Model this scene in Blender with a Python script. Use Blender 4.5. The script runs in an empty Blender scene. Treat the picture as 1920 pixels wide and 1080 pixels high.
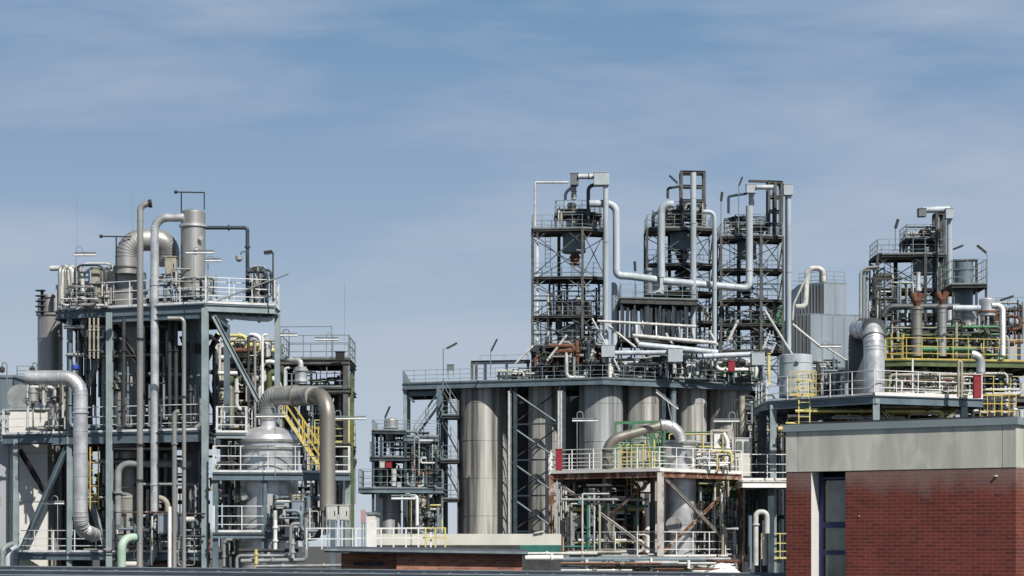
import bpy, math, random
from mathutils import Vector, Matrix
R = math.radians
S = bpy.context.scene
COL = S.collection
F = 4000.0      # focal length in photo pixels (1920 wide)
CZ = 6.0        # camera height
HY = 1020.0     # horizon row
# ---------------------------------------------------------------- camera, sky, sun, exposure
cd = bpy.data.cameras.new('camera'); cam = bpy.data.objects.new('camera', cd); COL.objects.link(cam)
cam.location = (0, 0, CZ); cam.rotation_euler = (R(90), 0, 0)
cd.sensor_width = 36; cd.lens = 36*F/1920; cd.shift_y = (HY-540)/1920.0
cd.clip_start = 1; cd.clip_end = 6000
S.camera = cam
SUN_AZ = 31; SUN_EL = 46     # degrees to the right of straight behind the camera, and up
sv = Vector((math.sin(R(SUN_AZ))*math.cos(R(SUN_EL)), -math.cos(R(SUN_AZ))*math.cos(R(SUN_EL)), math.sin(R(SUN_EL))))
w = bpy.data.worlds.new('World'); S.world = w; w.use_nodes = True
nt = w.node_tree; N = nt.nodes; LK = nt.links; N.clear()
out = N.new('ShaderNodeOutputWorld'); bg = N.new('ShaderNodeBackground'); bg.inputs[1].default_value = 1.0
sky = N.new('ShaderNodeTexSky'); sky.sky_type = 'NISHITA'; sky.sun_disc = False
sky.sun_elevation = R(SUN_EL); sky.sun_rotation = R(180-SUN_AZ)
tc = N.new('ShaderNodeTexCoord'); sp = N.new('ShaderNodeSeparateXYZ'); LK.new(tc.outputs['Generated'], sp.inputs[0])
rp = N.new('ShaderNodeValToRGB'); LK.new(sp.outputs[2], rp.inputs[0])
e = rp.color_ramp.elements
e[0].position = 0.0; e[0].color = (.46, .52, .575, 1)
e[1].position = 0.40; e[1].color = (.09, .22, .42, 1)
for p, c in ((.07, (.375, .455, .54)), (.13, (.275, .37, .49)), (.19, (.205, .305, .45)), (.26, (.13, .245, .40))):
    q = rp.color_ramp.elements.new(p); q.color = (*c, 1)
mp = N.new('ShaderNodeMapping'); mp.inputs['Scale'].default_value = (2.6, 2.6, 13); mp.inputs['Rotation'].default_value = (0, R(3), 0)
mp.inputs['Location'].default_value = (1.3, .4, 2.2)
LK.new(tc.outputs['Generated'], mp.inputs[0])
cn = N.new('ShaderNodeTexNoise'); cn.inputs['Scale'].default_value = 1.3; cn.inputs['Detail'].default_value = 7; cn.inputs['Roughness'].default_value = .55
cn.inputs['Distortion'].default_value = .2
LK.new(mp.outputs[0], cn.inputs[0])
cr = N.new('ShaderNodeMapRange'); cr.inputs[1].default_value = .42; cr.inputs[2].default_value = .64; cr.inputs[3].default_value = 0; cr.inputs[4].default_value = .65
LK.new(cn.outputs[0], cr.inputs[0])
m1 = N.new('ShaderNodeMix'); m1.data_type = 'RGBA'; m1.inputs['B'].default_value = (.41, .455, .54, 1)
LK.new(cr.outputs[0], m1.inputs['Factor']); LK.new(rp.outputs[0], m1.inputs['A'])
sc_ = N.new('ShaderNodeVectorMath'); sc_.operation = 'SCALE'; sc_.inputs['Scale'].default_value = .05
LK.new(sky.outputs[0], sc_.inputs[0])
hi = N.new('ShaderNodeMapRange'); hi.inputs[1].default_value = .30; hi.inputs[2].default_value = .5; LK.new(sp.outputs[2], hi.inputs[0])
m2 = N.new('ShaderNodeMix'); m2.data_type = 'RGBA'
LK.new(hi.outputs[0], m2.inputs['Factor']); LK.new(m1.outputs['Result'], m2.inputs['A']); LK.new(sc_.outputs[0], m2.inputs['B'])
LK.new(m2.outputs['Result'], bg.inputs[0]); LK.new(bg.outputs[0], out.inputs[0])
sl = bpy.data.lights.new('sun', 'SUN'); sl.energy = 5.0; sl.angle = R(.5); sl.color = (1, .95, .87)
so = bpy.data.objects.new('sun', sl); COL.objects.link(so); so.rotation_euler = sv.to_track_quat('Z', 'Y').to_euler()
S.view_settings.view_transform = 'Standard'; S.view_settings.look = 'None'
S.view_settings.exposure = 0.24; S.view_settings.gamma = 1

# ---------------------------------------------------------------- materials
def mat(name, c1, c2=None, metal=0.0, rough=.6, scale=2.0, rust=0.0, streak=False, bump=.0, rc=(.16, .06, .025), wear=None):
    m = bpy.data.materials.new(name); m.use_nodes = True
    n = m.node_tree.nodes; l = m.node_tree.links
    b = n['Principled BSDF']; b.inputs['Metallic'].default_value = metal; b.inputs['Roughness'].default_value = rough
    c2 = c2 or tuple(x*.72 for x in c1)
    t = n.new('ShaderNodeTexCoord'); mp = n.new('ShaderNodeMapping'); l.new(t.outputs['Object'], mp.inputs[0])
    if streak: mp.inputs['Scale'].default_value = (1, 1, .12 if streak is True else streak)
    no = n.new('ShaderNodeTexNoise'); no.inputs['Scale'].default_value = scale; no.inputs['Detail'].default_value = 6; no.inputs['Roughness'].default_value = .6
    l.new(mp.outputs[0], no.inputs[0])
    r = n.new('ShaderNodeValToRGB'); r.color_ramp.elements[0].position = .36; r.color_ramp.elements[1].position = .64
    r.color_ramp.elements[0].color = (*c2, 1); r.color_ramp.elements[1].color = (*c1, 1)
    l.new(no.outputs[0], r.inputs[0]); cur = r.outputs[0]
    if rust > 0:
        n2 = n.new('ShaderNodeTexNoise'); n2.inputs['Scale'].default_value = scale*1.7+1; n2.inputs['Detail'].default_value = 8; n2.inputs['Roughness'].default_value = .7
        mp2 = n.new('ShaderNodeMapping'); mp2.inputs['Scale'].default_value = (1, 1, .45); mp2.inputs['Location'].default_value = (7, 3, 1)
        l.new(t.outputs['Object'], mp2.inputs[0]); l.new(mp2.outputs[0], n2.inputs[0])
        mr = n.new('ShaderNodeMapRange'); th = .78-.45*rust
        mr.inputs[1].default_value = th; mr.inputs[2].default_value = th+.08; l.new(n2.outputs[0], mr.inputs[0])
        mx = n.new('ShaderNodeMix'); mx.data_type = 'RGBA'; mx.inputs['B'].default_value = (*rc, 1)
        l.new(mr.outputs[0], mx.inputs['Factor']); l.new(cur, mx.inputs['A']); cur = mx.outputs['Result']
        mm = n.new('ShaderNodeMapRange'); mm.inputs[3].default_value = metal; mm.inputs[4].default_value = 0; l.new(mr.outputs[0], mm.inputs[0]); l.new(mm.outputs[0], b.inputs['Metallic'])
    l.new(cur, b.inputs['Base Color'])
    if bump:
        bm = n.new('ShaderNodeBump'); bm.inputs['Strength'].default_value = bump; bm.inputs['Distance'].default_value = .05
        l.new(no.outputs[0], bm.inputs['Height']); l.new(bm.outputs[0], b.inputs['Normal'])
    rr = n.new('ShaderNodeMapRange'); rr.inputs[3].default_value = max(.05, rough-.1); rr.inputs[4].default_value = min(1, rough+.15)
    l.new(no.outputs[0], rr.inputs[0]); l.new(rr.outputs[0], b.inputs['Roughness'])
    return m
M = {}
M['blue'] = mat('blue_grey_paint', (.125, .17, .20), (.08, .115, .14), rough=.5, scale=1.2, rust=.12)
M['bluelt'] = mat('pale_blue_paint', (.26, .315, .33), (.17, .215, .23), rough=.5, scale=1.2, rust=.10)
M['navy'] = mat('dark_blue_paint', (.035, .056, .07), (.018, .03, .04), rough=.5, rust=.1)
M['dark'] = mat('dark_weathered_steel', (.05, .055, .054), (.02, .022, .022), rough=.7, rust=.3, rc=(.09, .045, .025))
M['darkrust'] = mat('rust_stained_steel', (.105, .11, .105), (.045, .046, .045), rough=.8, rust=.34, rc=(.095, .055, .035))
M['rusty'] = mat('rusty_white_steel', (.50, .47, .43), (.33, .30, .27), rough=.7, scale=1.5, rust=.52, rc=(.19, .085, .045))
M['rust'] = mat('rusted_iron', (.17, .075, .04), (.09, .04, .025), rough=.9, scale=4)
M['white'] = mat('white_paint', (.74, .74, .72), (.60, .60, .58), rough=.45, rust=.08)
M['rail'] = mat('light_rail_paint', (.70, .72, .72), (.46, .48, .48), rough=.45, rust=.12)
M['grail'] = mat('grey_rail_paint', (.20, .245, .26), (.12, .15, .165), rough=.5, rust=.1)
M['alu'] = mat('aluminium_cladding', (.68, .69, .70), (.42, .43, .44), metal=.55, rough=.36, scale=1.6, bump=.12)
M['alud'] = mat('dull_aluminium_cladding', (.39, .39, .375), (.22, .22, .215), metal=.45, rough=.4, scale=1.3, streak=True, bump=.12)
M['alub'] = mat('warm_stained_cladding', (.31, .30, .26), (.19, .18, .15), metal=.55, rough=.45, scale=1.2, streak=True, rust=.06, rc=(.2, .12, .05))
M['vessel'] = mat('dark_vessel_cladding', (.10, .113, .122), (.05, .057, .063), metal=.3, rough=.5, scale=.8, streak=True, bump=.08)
M['vesselb'] = mat('blue_grey_vessel_paint', (.17, .22, .25), (.11, .15, .175), metal=.1, rough=.5, scale=.9, streak=True)
M['pblue'] = mat('pale_blue_pipe_paint', (.45, .50, .535), (.29, .33, .36), rough=.45, scale=1.4, streak=True, rust=.05)
M['pwhite'] = mat('off_white_pipe_paint', (.55, .555, .53), (.36, .365, .35), rough=.5, rust=.12)
M['pgrey'] = mat('grey_pipe_paint', (.28, .30, .30), (.18, .195, .20), rough=.5, rust=.12)
M['cream'] = mat('cream_pipe_lagging', (.38, .36, .29), (.22, .205, .165), rough=.6, rust=.15)
M['yellow'] = mat('yellow_paint', (.58, .44, .10), (.38, .28, .07), rough=.5, rust=.12)
M['yellowp'] = mat('faded_yellow_paint', (.62, .56, .22), (.46, .40, .14), rough=.55, rust=.15)
M['olive'] = mat('olive_green_paint', (.10, .13, .05), (.055, .075, .03), rough=.6, rust=.25)
M['green'] = mat('green_paint', (.06, .19, .09), (.035, .12, .06), rough=.5, rust=.1)
M['teal'] = mat('teal_machine_paint', (.025, .15, .12), (.015, .09, .075), rough=.5, rust=.15)
M['mint'] = mat('mint_green_paint', (.38, .50, .41), (.29, .39, .32), rough=.5)
M['red'] = mat('red_paint', (.30, .015, .03), (.20, .012, .022), rough=.5)
M['blu'] = mat('bright_blue_paint', (.02, .06, .35), rough=.4)
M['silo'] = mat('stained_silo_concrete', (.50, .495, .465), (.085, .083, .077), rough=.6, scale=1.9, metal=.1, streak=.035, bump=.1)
M['silob'] = mat('grey_silo_steel', (.46, .48, .48), (.12, .13, .135), rough=.45, scale=1.9, streak=.035, metal=.2)
M['rustcol'] = mat('heavily_rusted_white_steel', (.42, .36, .31), (.24, .18, .14), rough=.8, scale=1.2, rust=.78, rc=(.13, .05, .028))
M['conc'] = mat('pale_concrete', (.58, .58, .52), (.48, .48, .43), rough=.85, scale=.7, bump=.1)
M['whitewall'] = mat('white_render_wall', (.66, .65, .62), (.57, .56, .53), rough=.85, scale=.4)
M['greywall'] = mat('grey_panel_wall', (.36, .385, .40), (.29, .31, .325), rough=.7, scale=.5, streak=True)
M['sheet'] = mat('silver_sheet_cladding', (.31, .355, .40), (.21, .25, .29), metal=.3, rough=.5, scale=.5, streak=True)
M['sheetd'] = mat('ribbed_grey_sheet', (.17, .19, .20), (.10, .115, .125), metal=.2, rough=.6, scale=.6, streak=True)
M['black'] = mat('black_rubber_paint', (.015, .015, .016), rough=.6)
M['roof'] = mat('dark_roof_panel', (.035, .036, .042), (.02, .021, .026), rough=.42, scale=3)
M['lampw'] = mat('lamp_diffuser_white', (.80, .80, .78), rough=.35)
M['asphalt'] = mat('asphalt_and_gravel', (.07, .068, .062), (.04, .04, .037), rough=.95, scale=.15, bump=.2)
M['coping'] = mat('grey_metal_coping', (.235, .285, .295), (.20, .245, .255), metal=.15, rough=.45, scale=.6)
M['sheetw'] = mat('white_tarpaulin', (.75, .75, .73), (.62, .62, .60), rough=.8, scale=4, bump=.4)
def brick_mat(name, c1, c2, mortar, stain_z=None, mort=.012):
    m = bpy.data.materials.new(name); m.use_nodes = True; n = m.node_tree.nodes; l = m.node_tree.links; b = n['Principled BSDF']
    b.inputs['Roughness'].default_value = .85
    t = n.new('ShaderNodeTexCoord'); s = n.new('ShaderNodeSeparateXYZ'); l.new(t.outputs['Object'], s.inputs[0])
    a = n.new('ShaderNodeMath'); l.new(s.outputs[0], a.inputs[0]); l.new(s.outputs[1], a.inputs[1])
    c = n.new('ShaderNodeCombineXYZ'); l.new(a.outputs[0], c.inputs[0]); l.new(s.outputs[2], c.inputs[1])
    br = n.new('ShaderNodeTexBrick'); l.new(c.outputs[0], br.inputs[0])
    for k, v in (('Scale', 1), ('Mortar Size', mort*.5), ('Mortar Smooth', .1), ('Bias', 0), ('Brick Width', .25), ('Row Height', .075)): br.inputs[k].default_value = v
    br.inputs['Color1'].default_value = (*c1, 1); br.inputs['Color2'].default_value = (*c2, 1); br.inputs['Mortar'].default_value = (*mortar, 1)
    no = n.new('ShaderNodeTexNoise'); no.inputs['Scale'].default_value = 1.1; no.inputs['Detail'].default_value = 5; l.new(t.outputs['Object'], no.inputs[0])
    mr = n.new('ShaderNodeMapRange'); mr.inputs[1].default_value = .3; mr.inputs[2].default_value = .7; mr.inputs[3].default_value = .78; mr.inputs[4].default_value = 1.22; l.new(no.outputs[0], mr.inputs[0])
    vm = n.new('ShaderNodeVectorMath'); vm.operation = 'SCALE'; l.new(br.outputs[0], vm.inputs[0]); l.new(mr.outputs[0], vm.inputs['Scale']); cur = vm.outputs[0]
    if stain_z is not None:      # lime bloom washed down from the concrete
        n2 = n.new('ShaderNodeTexNoise'); n2.inputs['Scale'].default_value = 2.2; n2.inputs['Detail'].default_value = 6
        mp = n.new('ShaderNodeMapping'); mp.inputs['Scale'].default_value = (1, 1, .3); l.new(t.outputs['Object'], mp.inputs[0]); l.new(mp.outputs[0], n2.inputs[0])
        ad = n.new('ShaderNodeMath'); ad.operation = 'MULTIPLY_ADD'; l.new(n2.outputs[0], ad.inputs[0]); ad.inputs[1].default_value = .9; l.new(s.outputs[2], ad.inputs[2])
        r2 = n.new('ShaderNodeMapRange'); r2.inputs[1].default_value = stain_z+.18; r2.inputs[2].default_value = stain_z+.62; r2.inputs[4].default_value = .5; l.new(ad.outputs[0], r2.inputs[0])
        mx = n.new('ShaderNodeMix'); mx.data_type = 'RGBA'; mx.inputs['B'].default_value = (.22, .18, .165, 1)
        l.new(r2.outputs[0], mx.inputs['Factor']); l.new(cur, mx.inputs['A']); cur = mx.outputs['Result']
    l.new(cur, b.inputs['Base Color'])
    bm = n.new('ShaderNodeBump'); bm.inputs['Strength'].default_value = .5; bm.inputs['Distance'].default_value = .01; bm.invert = True
    l.new(br.outputs['Fac'], bm.inputs['Height']); l.new(bm.outputs[0], b.inputs['Normal'])
    return m
M['brick'] = brick_mat('dark_red_brick', (.145, .026, .017), (.080, .016, .012), (.22, .085, .055), stain_z=9.6-2.3)
M['brick2'] = brick_mat('weathered_brown_brick', (.36, .14, .08), (.16, .065, .05), (.30, .23, .18))
def glass_mat():
    m = mat('window_glass', (.17, .20, .185), (.035, .045, .045), rough=.08, scale=2.2, streak=.5)  # pale and dark streaks in the colour stand in for reflections
    b = m.node_tree.nodes['Principled BSDF']
    for lk in list(b.inputs['Roughness'].links): m.node_tree.links.remove(lk)
    b.inputs['Roughness'].default_value = .05; b.inputs['Specular IOR Level'].default_value = .8
    return m
M['glass'] = glass_mat()
M['frameblue'] = mat('navy_blue_window_frame', (.018, .027, .125), (.012, .018, .085), rough=.4)
def stained_conc():
    m = mat('stained_concrete_band', (.52, .525, .46), (.37, .375, .33), rough=.85, scale=1.6, streak=True, bump=.1)
    n = m.node_tree.nodes; l = m.node_tree.links; b = n['Principled BSDF']
    src = b.inputs['Base Color'].links[0].from_socket
    t = n.new('ShaderNodeTexCoord'); mp = n.new('ShaderNodeMapping'); mp.inputs['Scale'].default_value = (3, 3, 1.1); l.new(t.outputs['Object'], mp.inputs[0])
    no = n.new('ShaderNodeTexNoise'); no.inputs['Scale'].default_value = .9; no.inputs['Detail'].default_value = 8; no.inputs['Distortion'].default_value = .7; l.new(mp.outputs[0], no.inputs[0])
    mr = n.new('ShaderNodeMapRange'); mr.inputs[1].default_value = .5; mr.inputs[2].default_value = .75; mr.inputs[4].default_value = .6; l.new(no.outputs[0], mr.inputs[0])
    mx = n.new('ShaderNodeMix'); mx.data_type = 'RGBA'; mx.inputs['B'].default_value = (.66, .67, .62, 1)
    l.new(mr.outputs[0], mx.inputs['Factor']); l.new(src, mx.inputs['A']); l.new(mx.outputs['Result'], b.inputs['Base Color'])
    return m
M['band'] = stained_conc()

# ---------------------------------------------------------------- geometry helpers
def W(px, py, D, D0=None):
    """a photo pixel at distance D as a point in metres"""
    return Vector(((px-960)*D/F, D, CZ+(HY-py)*(D0 or D)/F))
class MB:
    def __init__(s): s.v = []; s.f = []; s.s = []
    def add(s, vs, fs, smooth=False):
        k = len(s.v); s.v += [Vector(x) for x in vs]
        for f in fs: s.f.append([i+k for i in f]); s.s.append(smooth)
    def box(s, c, d, rz=0):
        c = Vector(c); h = Vector(d)/2; m = Matrix.Rotation(rz, 3, 'Z')
        vs = [c+m@Vector((x*h.x, y*h.y, z*h.z)) for z in (-1, 1) for y in (-1, 1) for x in (-1, 1)]
        s.add(vs, [(0, 2, 3, 1), (4, 5, 7, 6), (0, 1, 5, 4), (2, 6, 7, 3), (0, 4, 6, 2), (1, 3, 7, 5)]); return s
    def bar(s, a, b, w, h=None):
        h = h or w; a = Vector(a); b = Vector(b); d = b-a
        if d.length < 1e-6: return s
        d.normalize(); up = Vector((0, 0, 1)) if abs(d.z) < .95 else Vector((0, 1, 0))
        x = d.cross(up).normalized()*w/2; y = x.cross(d).normalized()*h/2
        vs = [p+i*x+j*y for p in (a, b) for i, j in ((-1, -1), (1, -1), (1, 1), (-1, 1))]
        s.add(vs, [(3, 2, 1, 0), (4, 5, 6, 7), (0, 1, 5, 4), (1, 2, 6, 5), (2, 3, 7, 6), (3, 0, 4, 7)]); return s
    def ibeam(s, a, b, w, h):
        a = Vector(a); b = Vector(b); d = (b-a)
        if d.length < 1e-6: return s
        d.normalize(); up = Vector((0, 0, 1)) if abs(d.z) < .95 else Vector((0, 1, 0))
        x = d.cross(up).normalized(); y = x.cross(d).normalized(); t = min(w, h)*.12+.006
        o = y*(h/2-t/2)
        s.bar(a+o, b+o, w, t); s.bar(a-o, b-o, w, t); s.bar(a, b, t, h-2*t); return s
    def tube(s, pts, r, n=10, caps=True, smooth=True):
        pts = [Vector(p) for p in pts]; m = len(pts); rr = r if isinstance(r, (list, tuple)) else [r]*m
        T = []
        for i in range(m):
            a = pts[max(i-1, 0)]; b = pts[min(i+1, m-1)]; d = (b-a)
            T.append(d.normalized() if d.length > 1e-9 else Vector((0, 0, 1)))
        u = T[0].orthogonal().normalized(); vs = []
        for i in range(m):
            u = (u-T[i]*u.dot(T[i]))
            u = u.normalized() if u.length > 1e-6 else T[i].orthogonal().normalized()
            v = T[i].cross(u)
            for k in range(n):
                a = 2*math.pi*k/n; vs.append(pts[i]+(u*math.cos(a)+v*math.sin(a))*rr[i])
        fs = [(i*n+k, i*n+(k+1) % n, (i+1)*n+(k+1) % n, (i+1)*n+k) for i in range(m-1) for k in range(n)]
        s.add(vs, fs, smooth)
        if caps: s.add(vs[:n], [tuple(range(n))[::-1]]); s.add(vs[-n:], [tuple(range(n))])
        return s
    def lathe(s, c, prof, n=32, sharp=True):
        """prof: list of (radius, z) from top to bottom round the vertical axis through c"""
        c = Vector(c); vs = []
        for r, z in prof:
            for k in range(n):
                a = 2*math.pi*k/n; vs.append(Vector((c.x+r*math.cos(a), c.y+r*math.sin(a), z)))
        for i in range(len(prof)-1):
            q = vs[i*n:(i+2)*n]
            s.add(q, [(n+k, n+(k+1) % n, (k+1) % n, k) for k in range(n)], True)
        s.add(vs[:n], [tuple(range(n))]); s.add(vs[-n:], [tuple(range(n))[::-1]]); return s
    def build(s, name, m, root=None):
        me = bpy.data.meshes.new(name); off = root.location if root else Vector((0, 0, 0))
        me.from_pydata([tuple(v-off) for v in s.v], [], s.f); me.polygons.foreach_set('use_smooth', s.s)
        me.materials.append(M[m] if isinstance(m, str) else m); me.update()
        o = bpy.data.objects.new(name, me); COL.objects.link(o)
        if root: o.parent = root
        return o
def tag(o, label=None, cat=None, group=None, kind=None):
    if label: o['label'] = label
    if cat: o['category'] = cat
    if group: o['group'] = group
    if kind: o['kind'] = kind
    return o
def thing(name, label, cat, loc, group=None):
    o = bpy.data.objects.new(name, None); COL.objects.link(o); o.location = loc; o.empty_display_size = .3
    return tag(o, label, cat, group)
def sub(o, mb, name, m):       # a sub-part: shares its parent's origin
    me = mb.build(name, m); me.parent = o
    r = o.parent.location if o.parent else Vector((0, 0, 0))
    for v in me.data.vertices: v.co -= r
    return me
def whole(mb, name, m, label, cat, group=None, kind=None):
    """a thing that is one mesh; its origin goes to the middle of its base"""
    xs = [v.x for v in mb.v]; ys = [v.y for v in mb.v]; zs = [v.z for v in mb.v]
    off = Vector(((min(xs)+max(xs))/2, (min(ys)+max(ys))/2, min(zs)))
    mb.v = [v-off for v in mb.v]; o = mb.build(name, m); o.location = off
    return tag(o, label, cat, group, kind)
def bend(pts, rad, k=7):
    pts = [Vector(p) for p in pts]; pts = [p for i, p in enumerate(pts) if i == 0 or (p-pts[i-1]).length > 1e-3]; o = [pts[0]]
    for i in range(1, len(pts)-1):
        a, b, c = pts[i-1], pts[i], pts[i+1]; u = (a-b); v = (c-b); q = min(rad, u.length*.49, v.length*.49)
        if len(pts) == 3: q = min(rad, u.length*.98, v.length*.98)
        u.normalize(); v.normalize(); ang = u.angle(v, math.pi)
        if ang > 3.05 or ang < .05 or q < 1e-4: o.append(b); continue
        h = (math.pi-ang)/2; r = q/math.tan(h); ce = b+(u+v).normalized()*(r/math.cos(h))
        p0 = b+u*q; p1 = b+v*q; e0 = p0-ce; e1 = p1-ce
        if e0.length < 1e-7 or e1.length < 1e-7: o.append(b); continue
        tot = e0.angle(e1); ax = e0.cross(e1)
        if ax.length < 1e-9: o.append(b); continue
        ax.normalize()
        for j in range(k+1): o.append(ce+Matrix.Rotation(tot*j/k, 3, ax)@e0)
    o.append(pts[-1]); return o
def along(pts, dist):
    for i in range(len(pts)-1):
        d = (pts[i+1]-pts[i]).length
        if dist <= d: return pts[i]+(pts[i+1]-pts[i])*(dist/max(d, 1e-9)), (pts[i+1]-pts[i]).normalized()
        dist -= d
    return pts[-1], (pts[-1]-pts[-2]).normalized()
def plen(pts): return sum((pts[i+1]-pts[i]).length for i in range(len(pts)-1))
def pipemesh(pts, r, n=12, seams=0, gored=False, k=7, rad=None):
    q = bend(pts, rad if rad is not None else r*2.5, k); mb = MB().tube(q, r, n)
    if seams:
        L = plen(q); x = seams*.5
        while x < L:
            c, d = along(q, x); mb.tube([c-d*.02, c+d*.02], r*1.03+.004, n); x += seams
    if gored:
        for i in range(1, len(q)-1):
            if (q[i]-q[i-1]).length < r*1.6 or (q[i+1]-q[i]).length < r*1.6:
                d = (q[i+1]-q[i-1]).normalized(); mb.tube([q[i]-d*.018, q[i]+d*.018], r*1.03+.004, n)
    return mb, q
def pipe(label, pts, r, m='pgrey', rad=None, name='process_pipe', cat='pipe', seams=0, gored=False, fl=(), fm=None, group=None, n=12, k=7, D0=None, world=False, cap=None):
    """a pipe run through photo pixels (px, py, D); r in photo pixels; fl: flange places as fractions of its length"""
    P = pts if world else [W(*p) for p in pts]
    rr = r if world else r*pts[0][2]/F
    mb, q = pipemesh(P, rr, n, seams, gored, k, (rad*(1 if world else pts[0][2]/F)) if rad is not None else None)
    base = min(P, key=lambda v: v.z).copy()
    if not fl and not cap: return whole(mb, name, m, label, cat, group)
    root = thing(name, label, cat, base, group); mb.build('pipe_run', m, root); L = plen(q)
    for t in fl:
        c, d = along(q, L*t); MB().tube([c-d*.035, c+d*.035], rr*(1.4 if rr < .15 else 1.12)+.01, n).build('flange', fm or m, root)
    return root
def dome(r, z, h, k=5): return [(max(.01, r*math.sin(math.pi/2*i/k)), z+h*math.cos(math.pi/2*i/k)) for i in range(k+1)]
def vessel(label, px, D, r, top, m='alu', bottom=None, name='process_vessel', cat='vessel', domeh=0, bands=(), nozzles=(), cone=0, bandm=None, group=None, n=36, seams=0, manway=False):
    """upright vessel: centre px, radius px, top/bottom rows"""
    s = D/F; zt = CZ+(HY-top)*s; zb = CZ+(HY-bottom)*s if bottom is not None else 0
    c = Vector(((px-960)*s, D, 0)); root = thing(name, label, cat, (c.x, c.y, zb), group); rr = r*s
    prof = (dome(rr, zt-domeh*s, domeh*s) if domeh else [(rr, zt)])
    if cone: prof += [(rr, zb+cone*s), (rr*.18, zb)]
    else: prof += [(rr, zb)]
    b = MB().lathe(c, prof, n)
    if seams:
        z = zt-domeh*s-seams*.5
        while z > max(zb, 0)+cone*s: b.lathe(c, [(rr+.022, z+.02), (rr+.022, z-.02)], n); z -= seams
    b.build('shell', m, root)
    for py in bands:
        z = CZ+(HY-py)*s; MB().lathe(c, [(rr+.02, z+.06), (rr+.07, z+.05), (rr+.07, z-.05), (rr+.02, z-.06)], n).build('flange_ring', bandm or m, root)
    for (nx, ny, nr, nl) in nozzles:     # short stub on the top or the side facing the camera
        p = c+Vector((nx*s, -math.sqrt(max(rr*rr-(nx*s)**2, 0))*.98, CZ+(HY-ny)*s)); q = p+Vector((nx*s*.3, -nl*s, 0))
        o = MB().tube([p, q], nr*s, 14).build('nozzle', m, root); sub(o, MB().tube([q, q+Vector((0, -.05, 0))], nr*s*1.4, 14), 'blind_flange', bandm or m)
    return root
class Fr:
    """a building frame whose nearest vertical edge stands at column px0, distance D0; both faces recede"""
    def __init__(s, D0, px0, tL=0, tR=0): s.D0 = D0; s.px0 = px0; s.tL = tL; s.tR = tR; s.k = D0/F
    def __call__(s, px, py, d=0):
        Y = s.D0+((s.px0-px)*s.k*s.tL if px < s.px0 else (px-s.px0)*s.k*s.tR)
        return Vector(((px-960)*Y/F, Y+d, CZ+(HY-py)*s.k))
    def line(s, x0, x1, py, d=0):
        return [s(x0, py, d)]+([s(s.px0, py, d)] if x0+1 < s.px0 < x1-1 else [])+[s(x1, py, d)]
def railmesh(pts, h=1.1, step=1.15, r=.024, rails=(1, .62, .3), kick=True, postw=.05):
    r *= .72; postw *= .85
    mb = MB()
    for i in range(len(pts)-1):
        a, b = pts[i], pts[i+1]; L = (b-a).length; k = max(1, round(L/step))
        for z in rails: mb.bar(a+Vector((0, 0, h*z)), b+Vector((0, 0, h*z)), r*2, r*2)
        for j in range(k+(i == len(pts)-2)):
            p = a+(b-a)*(j/k); mb.bar(p, p+Vector((0, 0, h+.01)), postw, postw)
        if kick: mb.bar(a+Vector((0, 0, .05)), b+Vector((0, 0, .05)), .012, .09)
    return mb
def deck(root, fr, py, x0, x1, d0, d1, bm='blue', rm='rail', bh=.3, sides='flrb', dm=None, h=1.1, edge=None, step=1.15, rr=.024, kick=True):
    fp = fr.line(x0, x1, py, d0); bp = fr.line(x0, x1, py, d1); t = .05
    mb = MB(); n = len(fp); up = Vector((0, 0, 0)); dn = Vector((0, 0, -t))
    vs = [p+up for p in fp]+[p+up for p in bp]+[p+dn for p in fp]+[p+dn for p in bp]
    fs = []
    for i in range(n-1):
        fs += [(i, i+1, n+i+1, n+i), (2*n+i, 3*n+i, 3*n+i+1, 2*n+i+1), (i, 2*n+i, 2*n+i+1, i+1), (n+i, n+i+1, 3*n+i+1, 3*n+i)]
    fs += [(0, n, 3*n, 2*n), (n-1, 3*n-1, 4*n-1, 2*n-1)]
    mb.add(vs, fs); mb.build('deck_floor', dm or 'dark', root)
    o = Vector((0, 0, -t-bh/2-.003))
    for i in range(n-1): MB().ibeam(fp[i]+o, fp[i+1]+o, .16, bh).build('edge_beam', edge or bm, root)
    for i in range(n-1): MB().ibeam(bp[i]+o, bp[i+1]+o, .16, bh).build('edge_beam', bm, root)
    MB().ibeam(fp[0]+o, bp[0]+o, .15, bh*.94).build('edge_beam', bm, root); MB().ibeam(fp[-1]+o, bp[-1]+o, .15, bh*.94).build('edge_beam', bm, root)
    j = MB(); L = (fp[-1]-fp[0]).length; k = max(2, int(L/1.3))
    for i in range(1, k):
        x = x0+(x1-x0)*i/k; a = fr(x, py, d0+.1)+o; b = fr(x, py, d1-.1)+o; j.bar(a, b, .09, bh*.7)
    j.build('floor_joists', bm, root)
    if rm:
        if 'f' in sides: railmesh([p+Vector((0, .06, 0)) for p in fp], h, step, rr, kick=kick).build('railing', rm, root)
        if 'b' in sides: railmesh([p-Vector((0, .06, 0)) for p in bp], h, step, rr, kick=kick).build('railing', rm, root)
        if 'l' in sides: railmesh([fp[0]+Vector((.05, .06, 0)), bp[0]+Vector((.05, -.06, 0))], h, step, rr, kick=kick).build('railing', rm, root)
        if 'r' in sides: railmesh([fp[-1]+Vector((-.05, .06, 0)), bp[-1]+Vector((-.05, -.06, 0))], h, step, rr, kick=kick).build('railing', rm, root)
def columns(root, fr, xs, ds, top, bm='blue', w=.22, base=None):
    for x in xs:
        for d in ds:
            a = fr(x, top, d); b = a.copy(); b.z = 0 if base is None else CZ+(HY-base)*fr.k
            MB().ibeam(b, a, w, w).build('column', bm, root)
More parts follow.
